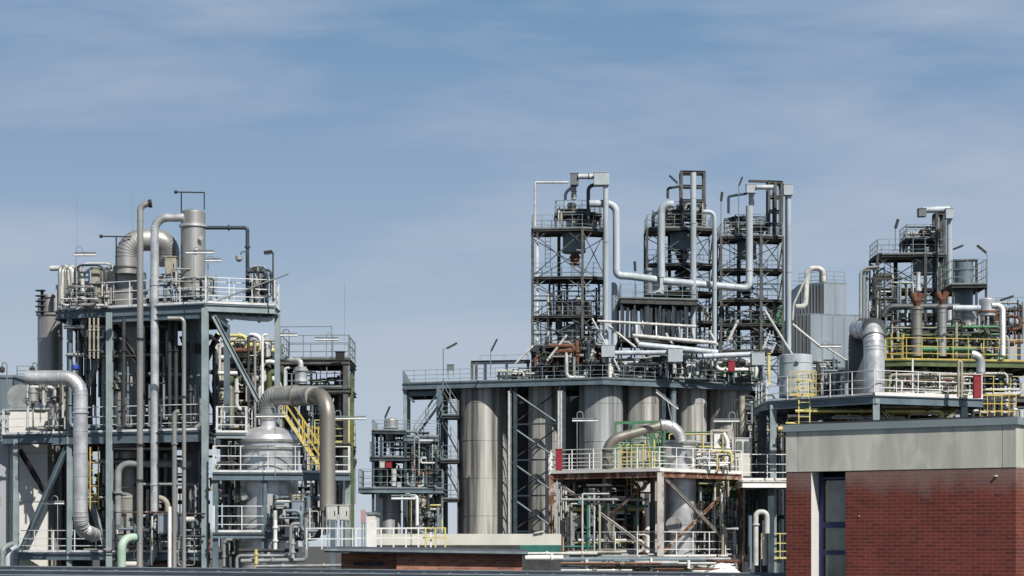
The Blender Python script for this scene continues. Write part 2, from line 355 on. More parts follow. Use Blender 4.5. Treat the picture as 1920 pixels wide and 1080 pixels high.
def brace(root, fr, a, b, w=.13, m='blue', tube=False):
    p, q = fr(*a), fr(*b)
    (MB().tube([p, q], w/2, 8) if tube else MB().ibeam(p, q, w, w)).build('brace', m, root)
def xbrace(root, fr, x0, x1, y0, y1, d=0, w=.1, m='dark', both=True, gus=True):
    a, b, c, e = fr(x0, y0, d), fr(x1, y1, d), fr(x1, y0, d), fr(x0, y1, d)
    MB().bar(a, b, w, w).build('brace', m, root)
    if both: MB().bar(c+Vector((0, .04+w, 0)), e+Vector((0, .04+w, 0)), w, w).build('brace', m, root)
def dbrace(root, fr, x, y0, y1, d0, d1, w=.1, m='dark', both=True):     # brace on a side face
    MB().bar(fr(x, y0, d0), fr(x, y1, d1), w, w).build('brace', m, root)
    if both: MB().bar(fr(x, y0, d1)+Vector((.04+w, 0, 0)), fr(x, y1, d0)+Vector((.04+w, 0, 0)), w, w).build('brace', m, root)
def tubelamp(label, pole, base, top, D, x0, x1, y, tilt=0, m='pgrey', group='tube lamps on goosenecks'):
    """fluorescent lamp housing on a hooked pole"""
    s = D/F; a = W(pole, base, D); hx = (x0+x1)/2; dr = 1 if hx > pole else -1
    root = thing('tube_lamp', label, 'lamp', a, group)
    t = W(pole, top+8, D); ho = W(pole+dr*8, top, D); en = W(pole+dr*11, top+8, D); dn = W(pole+dr*11, y-2, D)
    if tilt: MB().tube([a, W(hx, y, D)], .025, 8).build('pole', m, root)
    else: MB().tube(bend([a, W(pole, top, D), W(pole+dr*11, top, D), dn], 5*s, 6), .02, 8).build('pole', m, root)
    p, q = W(x0, y+tilt, D), W(x1, y-tilt, D)
    hs = MB().bar(p+Vector((0, 0, .05)), q+Vector((0, 0, .05)), .15, .045).build('lamp_housing', 'grail', root)
    sub(hs, MB().tube([p-Vector((0, .0, .05)), q-Vector((0, 0, .05))], .05, 10), 'diffuser', 'lampw')
    return root
def mastlamp(label, px, base, top, D, hx, hy, hx2, hy2, m='grail', hm='black', group='mast lamps above the decks'):
    a = W(px, base, D); root = thing('mast_lamp', label, 'lamp', a, group)
    MB().tube([a, W(px, top, D), W(hx, hy, D)], .035, 8).build('mast', m, root)
    p, q = W(hx, hy, D), W(hx2, hy2, D); n = (q-p).normalized()
    hs = MB().bar(p, q, .2, .13).build('lamp_head', hm, root)
    sub(hs, MB().bar(p+n*.08+Vector((0, -.02, -.09)), q-n*.08+Vector((0, -.02, -.09)), .14, .03), 'lens', 'glass')
    return root
def ladder(label, px, y0, y1, D, wd=.42, m='yellow', cage=False, rz=0, group=None):
    a = W(px, y1, D); b = W(px, y0, D); root = thing('ladder', label, 'ladder', a, group); x = Vector((wd/2, 0, 0))
    MB().bar(a-x, b-x, .05, .05).build('stile', m, root); MB().bar(a+x, b+x, .05, .05).build('stile', m, root)
    k = int((b.z-a.z)/.3); mb = MB()
    for i in range(1, k): c = a+(b-a)*(i/k); mb.bar(c-x, c+x, .03, .03)
    mb.build('rungs', m, root)
    if cage:
        z = a.z+1.2
        cg = MB()
        while z < b.z:
            cg.tube([Vector((a.x+.4*math.cos(t), a.y-.05-.62*math.sin(t), z)) for t in [math.pi*i/8 for i in range(9)]], .018, 6); z += .7
        for t in (30, 90, 150): cg.bar(Vector((a.x+.4*math.cos(R(t)), a.y-.05-.62*math.sin(R(t)), a.z+1.2)), Vector((a.x+.4*math.cos(R(t)), a.y-.05-.62*math.sin(R(t)), b.z)), .03, .03)
        cg.build('cage', m, root)
    return root
def stairs(label, a, b, wd=.8, m='dark', rm='rail', group=None):
    """a: foot, b: head (world), the flight is wd deep along y"""
    root = thing('staircase', label, 'stairs', a, group); y = Vector((0, wd, 0)); d = b-a
    for o in (Vector((0, 0, 0)), y):
        MB().bar(a+o, b+o, .035, .12).build('stringer', m, root)
        hr = MB(); u = Vector((0, 0, 1.0)); hr.bar(a+o+u, b+o+u, .035, .035); hr.bar(a+o+u*.5, b+o+u*.5, .04, .04)
        k = max(2, int(d.length/1.1))
        for i in range(k+1): p = a+o+d*(i/k); hr.bar(p, p+u, .045, .045)
        hr.build('handrail', rm, root)
    k = max(3, int(abs(d.z)/.27)); tr = MB()
    for i in range(1, k): p = a+d*(i/k); tr.box(p+y/2, (.15, wd-.06, .02))
    tr.build('treads', m, root); return root
def cabinet(label, x0, x1, y0, y1, D, dep=.6, m='pwhite', name='control_cabinet', cat='cabinet', group=None, legs=0, door=True, rz=0):
    s = D/F; c = W((x0+x1)/2, y1, D); w_ = (x1-x0)*s; h = (y1-y0)*s; root = thing(name, label, cat, c, group)
    bd = MB().box(c+Vector((0, dep/2, h/2)), (w_, dep, h)).build('housing', m, root)
    if door:
        g = min(w_, h)*.08; dd = MB().box(c+Vector((0, -.012, h/2)), (w_-2*g, .024, h-2*g)).build('door', m, root)
        sub(dd, MB().box(c+Vector((w_*.3, -.04, h/2)), (.03, .03, min(.2, h*.3))), 'handle', 'black')
    MB().box(c+Vector((0, dep/2, h+.02)), (w_+.06, dep+.06, .04)).build('lid', m, root)
    if legs:
        for sx in (-1, 1): MB().bar(c+Vector((sx*(w_/2-.04), dep/2, 0)), c+Vector((sx*(w_/2-.04), dep/2, -legs*s)), .05).build('leg', 'grail', root)
    return root
def wheel(mb, c, r, n=12):
    p = [c+Vector((r*math.cos(2*math.pi*i/n), 0, r*math.sin(2*math.pi*i/n))) for i in range(n+1)]
    mb.tube(p, r*.12, 6); mb.bar(c-Vector((r, 0, 0)), c+Vector((r, 0, 0)), r*.12); mb.bar(c-Vector((0, 0, r)), c+Vector((0, 0, r)), r*.12)
def valve(root, p, ax, r, m='navy', wm='dark'):
    """valve body on a pipe through p along ax, with a handwheel in front"""
    mb = MB(); mb.tube([p-ax*r*2.2, p-ax*r*1.9, p-ax*r*1.9, p-ax*r*.6, p+ax*r*.6, p+ax*r*1.9, p+ax*r*1.9, p+ax*r*2.2], [r*1.9, r*1.9, r*1.2, r*1.7, r*1.7, r*1.2, r*1.9, r*1.9], 10)
    mb.tube([p, p+Vector((0, -r*4, 0))], r*.4, 8); o = mb.build('valve', m, root)
    wm_ = MB(); wheel(wm_, p+Vector((0, -r*4, 0)), r*2); sub(o, wm_, 'handwheel', wm)
def tangle(label, x0, x1, y0, y1, D0, D1, n, seed, mats, r=(.03, .09), vert=.5, valves=6, name='process_piping', stub=.35, group=None):
    n = min(95, int(n*1.7)); r = (r[0]*.7, r[1]*.85); mats = [{'yellow': 'yellowp'}.get(q, q) for q in mats]
    """a bundle of real pipe runs filling a block of the plant, with supports and valves"""
    rnd = random.Random(seed); k = D0/F; root = thing(name, label, 'piping', W((x0+x1)/2, y1, (D0+D1)/2), group)
    X = lambda u: (x0-960+(x1-x0)*u)*k; Z = lambda v: CZ+(HY-y1+(y1-y0)*v)*k
    for i in range(n):
        rr = rnd.uniform(*r)*(1 if rnd.random() < .8 else 1.6); D = rnd.uniform(D0, D1); u, v = rnd.random(), rnd.random(); p = Vector((X(u), D, Z(v))); pts = [p]
        ver = rnd.random() < vert
        for j in range(rnd.choice((1, 2, 3, 3))):
            q = pts[-1].copy()
            if ver: q.z = Z(rnd.random()) if j else Z(0 if v > .5 else min(1, v+.6))
            elif j % 2 and rnd.random() < .35: q.y = rnd.uniform(D0, D1)
            else: q.x = X(rnd.random())
            if (q-pts[-1]).length > .35 and (len(pts) < 2 or (q-pts[-1]).normalized().dot((pts[-1]-pts[-2]).normalized()) > -.5): pts.append(q)
            ver = not ver
        if len(pts) < 2: continue
        m = rnd.choice(mats); mb, q = pipemesh(pts, rr, 9, 0, rad=rr*3, k=5); L = plen(q)
        if L > 2:
            for _ in range(rnd.choice((1, 2))):
                c, d = along(q, rnd.uniform(.2, .8)*L); mb.tube([c-d*.04, c+d*.04], rr*1.6, 9)
        mb.build('pipe', m, root)
        if i < valves*1.5 and L > 1:
            a, b = max(((pts[t], pts[t+1]) for t in range(len(pts)-1)), key=lambda ab: (ab[1]-ab[0]).length)
            valve(root, (a+b)/2, (b-a).normalized(), rr*1.1, rnd.choice(['navy', 'pgrey', 'dark', 'cream']))
    return root

# ---------------------------------------------------------------- ground
g = MB(); g.add([(-2500, -200, 0), (2500, -200, 0), (2500, 5000, 0), (-2500, 5000, 0)], [(0, 1, 2, 3)])
tag(g.build('ground', 'asphalt'), kind='structure')

# ================================================================ near brick building, right
def brick_building():
    D = 44.0; s = D/F; a = R(34)
    c = Vector(((1905-960)*s, D, 0))                      # near corner
    root = thing('brick_building', 'dark red brick building with concrete band, grey coping and tall blue window', 'building', c)
    u = Vector((-math.cos(a), math.sin(a), 0)); v = Vector((math.sin(a), math.cos(a), 0))    # along the left and the right face
    def q(x, y, z): return Vector((x, y, z))
    ax = math.atan2(-u.y, -u.x)                            # local frame: +x from the left end to the corner
    root.rotation_euler.z = ax
    Z = lambda py: CZ+(HY-py)*s
    L = 5.26; DP = 9.0; zb = Z(876); zt = Z(796); zc = Z(782)
    def bld(mb, name, m, par=root):
        me = bpy.data.meshes.new(name); me.from_pydata([tuple(x) for x in mb.v], [], mb.f); me.materials.append(M[m] if isinstance(m, str) else m)
        me.polygons.foreach_set('use_smooth', mb.s)
        o = bpy.data.objects.new(name, me); COL.objects.link(o); o.parent = par; return o
    wx0, wx1 = -L+.60, -L+1.42                             # window opening in the front face
    th = .52
    wl = MB()
    wl.box((-L/2+wx0/2, th/2, zb/2), (wx0+L, th, zb)); wl.box((wx1/2, th/2, zb/2), (-wx1, th, zb))
    wl.box((-th/2, th+(DP-th)/2, zb/2), (th-.002, DP-th, zb)); wl.box((-L+th/2, th+(DP-th)/2, zb/2), (th-.002, DP-th, zb))
    wl.box((-L/2, DP-th/2+th, zb/2), (L, th, zb))
    wl.box(((wx0+wx1)/2, th/2, 1.2), (wx1-wx0, th-.01, 2.4))
    bld(wl, 'wall', 'brick')
    bn = MB(); H = zt-zb
    # band panels with open joints
    xs = [-L-.012, -L+.29, -.29, .012]
    for i in range(3): bn.box(((xs[i]+xs[i+1])/2, .19, zb+H/2), (xs[i+1]-xs[i]-.016, .404, H))
    bn.box((-.19, .40+(DP)/2, zb+H/2), (.404, DP, H)); bn.box((-L+.19, .40+DP/2, zb+H/2), (.404, DP, H)); bn.box((-L/2, DP+.2, zb+H/2), (L-.9, .35, H))
    bld(bn, 'concrete_band', 'band')
    for x in (xs[1], xs[2]): bld(MB().box((x, .1, zb+H/2), (.012, .2, H-.01)), 'joint_sealant', 'pgrey')
    cp = MB(); o = .035
    cp.box((-L/2, DP/2+.18, (zt+zc)/2), (L+2*o+.05, DP+.46, zc-zt)); cp.box((-L/2, DP/2+.18, zt+.012), (L+2*o+.07, DP+.48, .02))
    bld(cp, 'coping', 'coping')
    bld(MB().box((-.42, -.03, zb-.17), (.05, .05, .03)), 'wall_fixture', 'rail')
    bld(MB().box((-L+1.75, -.012, zb-.98), (.018, .02, .018)), 'wall_fixture', 'rail')
    rf = MB().box((-L/2, DP/2, zc+.03), (L-.6, DP-.6, .06)); bld(rf, 'roof', 'roof')
    # window: white left reveal, blue frame, panes
    y = .20; rv = MB(); rv.box((wx0+.008, th/2-.004, zb/2+1.2), (.012, th-.01, zb-2.4)); bld(rv, 'reveal', 'whitewall')
    wn = bld(MB().box(((wx0+wx1)/2, .8, zb/2+1), (wx1-wx0+.3, .02, zb-2)), 'window', 'black')
    fr = MB(); fw = .075; yy = .40; x0 = wx0+.02; x1 = wx1-.002
    for x in (x0+fw/2, x1-fw/2): fr.box((x, yy, zb/2+1.2), (fw, .09, zb-2.4))
    for py, hh in ((889, .05), (982, .13), (1037, .10)): fr.box(((x0+x1)/2, yy-.003, Z(py)), (x1-x0-2*fw, .085, hh))
    bld(fr, 'frame', 'frameblue', wn)
    edges = [Z(889), Z(982), Z(1037), 2.4]
    for i in range(3):
        z0, z1 = edges[i+1], edges[i]
        bld(MB().box(((x0+x1)/2, yy+.02, (z0+z1)/2), (x1-x0-2*fw, .012, z1-z0-.1)), 'pane', 'glass', wn)
        sh = MB().box(((x0+x1)/2, yy-.028, (z0+z1)/2), (.02, .02, .02))
    for i in range(3):   # inner sash rails
        z0, z1 = edges[i+1]+.06, edges[i]-.06
        for x in (x0+fw+.018, x1-fw-.018): bld(MB().box((x, yy-.012, (z0+z1)/2), (.03, .06, z1-z0)), 'sash', 'frameblue', wn)
    bl = MB()   # gathered curtain seen through the glass
    pts = []
    for i in range(25):
        x = x0+fw+(x1-x0-2*fw)*i/24; pts.append((x, yy+.10+.03*math.sin(i*1.9)))
    for i in range(24):
        (xa, ya), (xb, yb) = pts[i], pts[i+1]; zt_ = Z(893); zl = Z(970)+.25*abs(i-9)/12
        bl.add([(xa, ya, zt_), (xb, yb, zt_), (xb, yb, zl), (xa, ya, zl)], [(0, 1, 2, 3)], True)
    bld(bl, 'curtain', 'greywall', wn)
    bld(MB().box(((x0+x1)/2, yy+.05, Z(1037)-1.0), (x1-x0-2*fw, .02, 1.8)), 'lower_panel', 'vesselb', wn)
brick_building()

# ================================================================ foreground roof, low brick shed, pale wall
def near_roof():
    root = thing('low_roof', 'dark sloping roof edge with evenly spaced clips along the bottom of the picture', 'roof', (-1, 42, 0))
    p = [W(-30, 1062, 48), W(1500, 1076, 48)]; lo = [v+Vector((0, -9, -2.1)) for v in p]
    t = Vector((0, 0, -.12)); mb = MB(); mb.add([lo[0], lo[1], p[1], p[0], lo[0]+t, lo[1]+t, p[1]+t, p[0]+t], [(0, 1, 2, 3), (7, 6, 5, 4), (0, 4, 5, 1), (2, 6, 7, 3), (1, 5, 6, 2), (0, 3, 7, 4)])
    mb.build('roof_sheet', 'roof', root)
    bk = MB(); bk.bar(p[0]+Vector((0, .1, .0)), p[1]+Vector((0, .1, .0)), .06, .035); bk.build('ridge_trim', 'grail', root)
    wl = MB(); 
    for a in (0, 1):
        q0 = p[a].copy(); q1 = lo[a].copy(); q0.z -= .1; q1.z -= .1
        wl.add([(q0.x, q0.y, 0), (q1.x, q1.y, 0), q1, q0], [(0, 1, 2, 3)])
    for r_ in (p, lo):
        q0, q1 = r_[0], r_[1]; wl.add([(q0.x, q0.y, 0), (q1.x, q1.y, 0), (q1.x, q1.y, q1.z-.1), (q0.x, q0.y, q0.z-.1)], [(0, 1, 2, 3)])
    wl.build('wall', 'greywall', root)
    rr = MB()
    for fy in (.045, .09, .3, .5): rr.bar(p[0].lerp(lo[0], fy)+Vector((0, 0, .02)), p[1].lerp(lo[1], fy)+Vector((0, 0, .02)), .035, .03)
    rr.build('seam_rail', 'vesselb', root)
    n = 32
    for i in range(n):
        for fy, o in ((.045, 0), (.12, .5)):
            c = p[0].lerp(p[1], (i+o+.3)/n).lerp(lo[0].lerp(lo[1], (i+o+.3)/n), fy)+Vector((0, 0, .035))
            MB().box(c, (.07, .04, .03), -.1).build('clip', 'grail', root)
near_roof()
def shed():
    D = 62.0; s = D/F; x0 = (628-960)*s; xm = (742-960)*s; x1 = (979-960)*s; zt = CZ+(HY-1030)*s
    root = thing('brick_shed', 'low brown brick shed with flat overhanging felt roof in the foreground', 'building', ((x0+x1)/2, D+2, 0))
    w = MB().box(((xm+x1)/2, D+2.4, (zt-.12)/2), (x1-xm, 4, zt-.12)); w.build('wall', 'brick2', root)
    MB().box(((x0+.1+xm)/2, D+2.9, (zt-.12)/2), (xm-x0-.12, 4, zt-.12)).build('side_wing', 'brick2', root)
    sl_ = MB(); a = W(608, 1026, D+.12); b = W(990, 1034, D+.12); a.z -= .03
    h = Vector((0, 5.2, .05)); t = Vector((0, 0, -.12))
    sl_.add([a, b, b+h, a+h, a+t, b+t, b+h+t, a+h+t], [(0, 1, 2, 3), (7, 6, 5, 4), (0, 4, 5, 1), (1, 5, 6, 2), (2, 6, 7, 3), (3, 7, 4, 0)])
    sl_.build('roof', 'vessel', root)
    MB().bar(a+Vector((0, -.03, -.04)), b+Vector((0, -.03, -.04)), .04, .07).build('roof_trim', 'grail', root)
    MB().box(((668-960)*s+.3, D+.88, zt-.42), (.9, .05, .10)).build('vent', 'dark', root)
shed()
wl = MB(); wl.box(((700+1052)/2*.0205-960*.0205, 82, (CZ+(HY-1001)*.0205)/2), (352*.0205, .3, CZ+(HY-1001)*.0205))
pw = thing('boundary_wall', 'long pale concrete wall with green base stripe behind the brick shed', 'wall', (-1.7, 82, 0))
zt = CZ+(HY-1001)*.0205; zs = CZ+(HY-1022)*.0205
MB().box(((1052+700)/2*.0205-960*.0205, 82, (zt+zs)/2), (352*.0205, .3, zt-zs)).build('wall_top', 'conc', pw)
zq = CZ+(HY-1035)*.0205
MB().box(((1052+975)/2*.0205-960*.0205, 82-.01, (zs+zq)/2), (77*.0205-.004, .29, zs-zq)).build('base_stripe', 'teal', pw)
MB().box(((975+700)/2*.0205-960*.0205, 82, (zs+zq)/2), (275*.0205-.004, .29, zs-zq)).build('wall_foot', 'dark', pw)
MB().box(((1052+700)/2*.0205-960*.0205, 82, zq/2), (352*.0205-.008, .29, zq)).build('wall_foot', 'dark', pw)
MB().bar(W(1002, 999, 81.9), W(1020, 996, 81.9), .3, .05).build('cap_piece', 'conc', pw)
r_ = thing('guard_railing', 'white two-bar railing with gate beside the pale wall', 'railing', W(760, 1026, 70))
pts = [W(668, 1027, 70), W(808, 1026, 70)]; zz = 36*70/F
railmesh(pts, zz, .42, .035, rails=(1, .5), kick=False, postw=.06).build('rail_frame', 'white', r_)
MB().box(W(697, 992, 70)-Vector((0, 0, .25)), (.32, .1, 1.1)).build('gate_post_panel', 'white', r_)
r_ = thing('guard_railing', 'short yellow railing at the right end of the white railing', 'railing', W(822, 1026, 70))
railmesh([W(798, 1026, 69.9), W(835, 1026, 69.9)], zz, .3, .03, rails=(1, .5), kick=False, postw=.06).build('rail_frame', 'yellowp', r_)
r_ = thing('guard_railing', 'pale yellow and white railing left of the white gate panel', 'railing', W(620, 1026, 70))
railmesh([W(575, 1030, 71), W(690, 1030, 71)], 40*70/F, .5, .03, rails=(1, .5), kick=False, postw=.05).build('rail_frame', 'rail', r_)
r_ = thing('warning_sign', 'small pinkish sign on two thin posts beside the white railing', 'sign', W(681, 1026, 69))
for x in (679, 684): MB().bar(W(x, 1030, 69), W(x, 957, 69), .04).build('post', 'grail', r_)
MB().box(W(681, 968, 68.96), (.16, .02, .42)).build('sign_plate', mat('faded_pink_sign', (.42, .24, .26), rough=.6), r_)

# ================================================================ left plant
LP = Fr(90, 385, .45, .35)
lp = thing('steel_platform', 'tall blue-grey steel frame with three decks round the left process vessels', 'platform', LP(385, 1035, 0)*1)
lp.location.z = 0
deck(lp, LP, 568, 105, 385, 0, 7, bm='blue', bh=.34, sides='flb', dm='navy')
deck(lp, LP, 568, 386, 515, 0, 1.7, bm='bluelt', bh=.3, sides='frb', dm='navy')
MB().ibeam(LP(205, 583), LP(385, 583), .26, .62).build('main_girder', 'blue', lp)
deck(lp, LP, 806, 5, 99, 0, .8, bm='blue', bh=.36, sides='fl', dm='navy')
deck(lp, LP, 806, 100, 385, 0, 7, bm='blue', bh=.44, sides='fb', dm='navy')
deck(lp, LP, 1036, 30, 99, 0, .8, bm='blue', bh=.28, sides='f', dm='navy', h=.95)
deck(lp, LP, 1036, 100, 385, 0, 6.5, bm='blue', bh=.28, sides='f', dm='navy', h=.95)
columns(lp, LP, (130,), (0.1,), 578, 'bluelt', .22); columns(lp, LP, (515,), (1.0,), 578, 'bluelt', .22)
columns(lp, LP, (206, 385), (-.06,), 578, 'bluelt', .27)
columns(lp, LP, (30,), (0.05,), 816, 'bluelt', .22)
columns(lp, LP, (105, 206, 385), (6.8,), 578, 'blue', .25)
brace(lp, LP, (206, 596, .1), (165, 716, .1), .2, 'bluelt'); brace(lp, LP, (132, 592, .4), (196, 705, .4), .16, 'dark'); brace(lp, LP, (212, 600, .4), (272, 700, .4), .2, 'dark')
brace(lp, LP, (400, 592, -.02), (484, 750, -.02), .2, 'bluelt')
brace(lp, LP, (34, 836, .3), (84, 925, .3), .18, 'black'); brace(lp, LP, (125, 832, .1), (36, 1040, .1), .2, 'blue'); brace(lp, LP, (158, 905, .1), (203, 1040, .1), .2, 'bluelt')
brace(lp, LP, (372, 600, 6), (300, 760, 6), .2, 'dark'); brace(lp, LP, (300, 600, 6), (372, 760, 6), .2, 'dark')
# the two slim columns standing on the second deck level
for (x, d) in ((168, 3.2), (300, 3.4)): MB().ibeam(LP(x, 806, d), LP(x, 580, d), .2, .2).build('column', 'blue', lp)
pipe('pale blue-grey pipe hung level under the right end of the top deck', [(396, 590, 91), (470, 597, 91), (506, 599, 91.4), (510, 592, 91.8)], 5, 'pblue', fl=(.3, .7))

# vessels of the left plant
vessel('tall dark ribbed vessel at the far left edge of the left plant', 94, 96, 23, 560, 'alud', None, seams=1.2, bands=(590,))
vessel('dull grey cylinder with flat top beneath the big arched duct', 237, 93.5, 37, 512, 'alud', None, name='process_vessel', bands=(548,), nozzles=((-10, 640, 4, 10),), seams=1.6)
vessel('slim grey column vessel between the arched duct and the second deck', 300, 94.5, 26, 560, 'vessel', None, seams=1.5, bands=(700, 850))
vessel('silver column with domed top and bright flange on the left plant', 362, 92, 23, 393, 'alud', 560, domeh=6, bands=(424, 545), seams=0, bandm='alu', nozzles=((14, 450, 3, 5), (8, 470, 2.5, 5)))
vessel('dark blue-grey drum standing behind the front corner column', 362, 93.4, 20, 575, 'vesselb', None, bands=(640, 760), seams=1.4)
vessel('big dark tank between the middle and lower left decks', 130, 97.3, 43, 742, 'vessel', None, bands=(838, 930), seams=.8)
vessel('dark storage vessel behind the tall yellow ladder', 228, 95.5, 40, 700, 'vessel', None, seams=1.2)
vessel('grey ribbed box vessel on the middle left deck', 108, 93.6, 17, 757, 'alud', 806, seams=.28)
vessel('small rust-brown drum on the left end of the top deck', 92, 93.5, 9, 552, 'alud', 585, bands=(556,))
vessel('short grey drum with conical base inside the left frame', 168, 93.4, 17, 600, 'alud', 660, cone=25)
# black cluster of finned insulators at the far left of the top deck
fi = thing('finned_connector', 'dark stack of horizontal fins on the far left end of the top deck', 'connector', W(76, 590, 93))
MB().tube([W(79, 590, 93), W(79, 543, 93)], .07, 10).build('core', 'black', fi)
for i in range(5): MB().lathe(Vector(((76-960)*93/F, 93, 0)), [(.22, CZ+(HY-545-i*10)*93/F+.02), (.24, CZ+(HY-545-i*10)*93/F), (.22, CZ+(HY-545-i*10)*93/F-.02)], 16).build('fin', 'dark', fi)
# arched duct
pipe('large silver gored duct arching over the top deck of the left plant', [(237, 514, 92.5), (237, 450, 92.5), (316, 450, 92.8), (316, 500, 93)], 20.5, 'alud', rad=39.3, name='process_duct', cat='duct', gored=True, k=9, fl=(.08,), fm='alub', n=24)
pipe('tall thin silver vent pipe with bent tip in front of the left plant', [(262, 1068, 87.5), (263, 384, 87.5), (281, 382, 87.5)], 6, 'alud', rad=12, name='vent_pipe', fl=(.24, .335, .62), fm='black', seams=2.2, n=16)
MB_tip = MB().tube([W(279, 382.1, 87.5), W(284, 381.4, 87.5)], .17, 14)
tip = MB_tip.build('vent_tip', 'black'); vp = [o for o in S.objects if o.get('label', '').startswith('tall thin silver vent pipe')][0]; tip.parent = vp
for v in tip.data.vertices: v.co -= vp.location
pipe('silver pipe rising to the domed column then down the whole left plant', [(345, 408, 91), (290, 408, 91), (290, 1045, 91)], 8, 'alu', rad=24, seams=1.5, n=16, fl=(.25, .8), gored=True)
pipe('pale thin pipe with elbow under the top deck beside the corner column', [(315, 597, 88.6), (345, 597, 88.6), (345, 1065, 88.6)], 4, 'alud', rad=9, fl=(.35, .62), fm='dark')
pipe('thin pale riser with hooked top on the middle deck', [(336, 772, 88.2), (327, 772, 88.2), (327, 1065, 88.2)], 4.5, 'alud', rad=7, fl=(.22,))
pipe('short white riser at the foot of the left plant', [(318, 950, 88), (318, 1066, 88)], 3.6, 'white')
pipe('thick silver duct turning down at the left side of the left plant', [(50, 708, 87.5), (151, 708, 87.3), (151, 992, 87.3), (176, 1003, 90)], 13.5, 'alu', rad=32, name='process_duct', cat='duct', seams=.92, gored=True, k=8, fl=(.32,), n=24)
pipe('broad grey cylinder joint under the duct beside the left deck railing', [(62, 728, 87.6), (62, 752, 87.6)], 9, 'alud', fl=(.3, .95))
pipe('pale green bent vent pipe at the foot of the left plant', [(228, 1068, 86), (228, 1008, 86), (256, 1008, 86.6)], 8, 'mint', rad=22, fl=(.97,), fm='teal', name='vent_pipe', n=16)
pipe('dark blue pipe leading from the domed column down to the valve set', [(386, 427, 92), (464, 427, 92), (464, 566, 92)], 3.6, 'navy', rad=6, fl=(.2, .52, .9))
pipe('looped dark pipe with valves on the top deck corner', [(464, 509, 91.5), (500, 509, 91.5), (500, 566, 91.5)], 3.6, 'navy', rad=8, fl=(.2, .35, .6))
pipe('small return pipe with flanges at the top deck corner', [(464, 545, 91.7), (500, 545, 91.7)], 7, 'dark', fl=(.2, .5, .8))
pipe('off-white pipe stub pointing left above the top left railing', [(94, 503, 93), (135, 503, 93), (140, 560, 93)], 5, 'pwhite', rad=8)
cab = cabinet('beige control cabinet in front of the arched duct', 309, 330, 482, 515, 91.6, .5, 'cream', legs=55)
cabinet('grey equipment box at the foot of the left plant', 296, 336, 965, 1000, 89, .7, 'sheet', legs=30)
bl_ = thing('motor_cap', 'bright blue cap on top of the thick silver duct', 'cap', W(141, 693, 88)); MB().lathe(Vector(((141-960)*88/F, 88, 0)), [(.13, CZ+(HY-684)*88/F), (.17, CZ+(HY-687)*88/F), (.17, CZ+(HY-692)*88/F), (.1, CZ+(HY-694)*88/F)], 14).build('cover', 'blu', bl_)
# coil of vertical half pipes
co = thing('pipe_coil', 'pale ribbed coil of upright tubes on the left end of the top deck', 'coil', W(128, 572, 92.5))
for i in range(6):
    mb, q = pipemesh([W(112+i*5, 572, 92.2+.25*i), W(112+i*5, 500, 92.2+.25*i), W(124+i*6, 500, 92.8+.25*i), W(124+i*6, 572, 92.8+.25*i)], .075, 10, rad=.3); mb.build('tube_loop', 'pwhite' if i % 2 else 'alud', co)
for i, (x0, x1, y) in enumerate(((140, 196, 497), (150, 214, 494), (158, 226, 503))):
    pipe(['thin arched pipe above the upright coil', 'long thin pale pipe running to the arched duct', 'low hooped thin pipe behind the top deck railing'][i], [(x0, 560, 92.2+i*.4), (x0, y, 92.2+i*.4), (x1, y, 92.2+i*.4), (x1, 560, 92.2+i*.4)], 2.2, ['navy', 'pwhite', 'alud'][i], rad=16)
rk = thing('rung_frame', 'dark purple rung frame between the coil and the flat-topped cylinder', 'rack', W(157, 570, 92))
for x in (148, 167): MB().bar(W(x, 572, 92), W(x, 506, 92), .06).build('upright', 'navy', rk)
for y in range(511, 570, 9): MB().bar(W(148, y, 92), W(167, y, 92), .05, .09).build('rung', 'navy', rk)
cabinet('tall beige duct box right of the dark rung frame', 171, 187, 503, 570, 93, .5, 'cream', name='duct_box', cat='box')
cabinet('narrow grey duct box beside the tall beige one', 189, 203, 506, 568, 94, .5, 'alud', name='duct_box', cat='box')
# antennas
for lab, px, base, top, x0, x1, D in (('thin black antenna with cross bar left of the arched duct', 218, 512, 443, 190, 246, 92), ('thin black antenna with cross bar above the domed column', 340, 400, 360, 330, 383, 92)):
    an = thing('antenna', lab, 'antenna', W(px, base, D)); MB().tube([W(px, base, D), W(px, top, D)], .03, 8).build('mast', 'black', an)
    MB().tube([W(x0, top, D), W(x1, top+1, D)], .028, 8).build('cross_bar', 'black', an)
    MB().tube([W(x0-3, top, D), W(x0+2, top, D)], .075, 10).build('weight', 'black', an)
    if px == 340: MB().tube([W(x1, top, D), W(x1, 393, D)], .025, 8).build('drop_bar', 'black', an)
for i, (px, y0, y1) in enumerate(((144, 370, 480), (248, 365, 440), (646, 530, 655))):
    a_ = MB().tube([W(px, y1, 95), W(px, y0, 95)], .007, 6); whole(a_, 'lightning_rod', 'grail', ['hair-thin lightning rod above the far left tube lamp', 'hair-thin lightning rod over the arched duct', 'hair-thin lightning rod right of the left plant'][i], 'lightning rod', 'lightning rods')
tubelamp('tube lamp on hooked pole above the upright coil', 143, 568, 462, 90.5, 140, 180, 476, group='tube lamps of the left plant')
tubelamp('tube lamp crossing the silver domed column', 363, 560, 463, 89.5, 348, 401, 472, group='tube lamps of the left plant')
tubelamp('second tube lamp, lower right of the domed column', 390, 562, 480, 90, 385, 414, 487, group='tube lamps of the left plant')
mastlamp('black floodlight on dark pole at the top deck right corner', 512, 566, 474, 90.5, 510, 472, 495, 474, m='dark', group='floodlights of the left plant')
bl = thing('globe_lamp', 'round pale lamp on gooseneck by the valve set on the top deck', 'lamp', W(464, 520, 91))
MB().tube(bend([W(464, 500, 91), W(464, 472, 91), W(452, 472, 91), W(451, 480, 91)], .25), .022, 8).build('gooseneck', 'dark', bl)
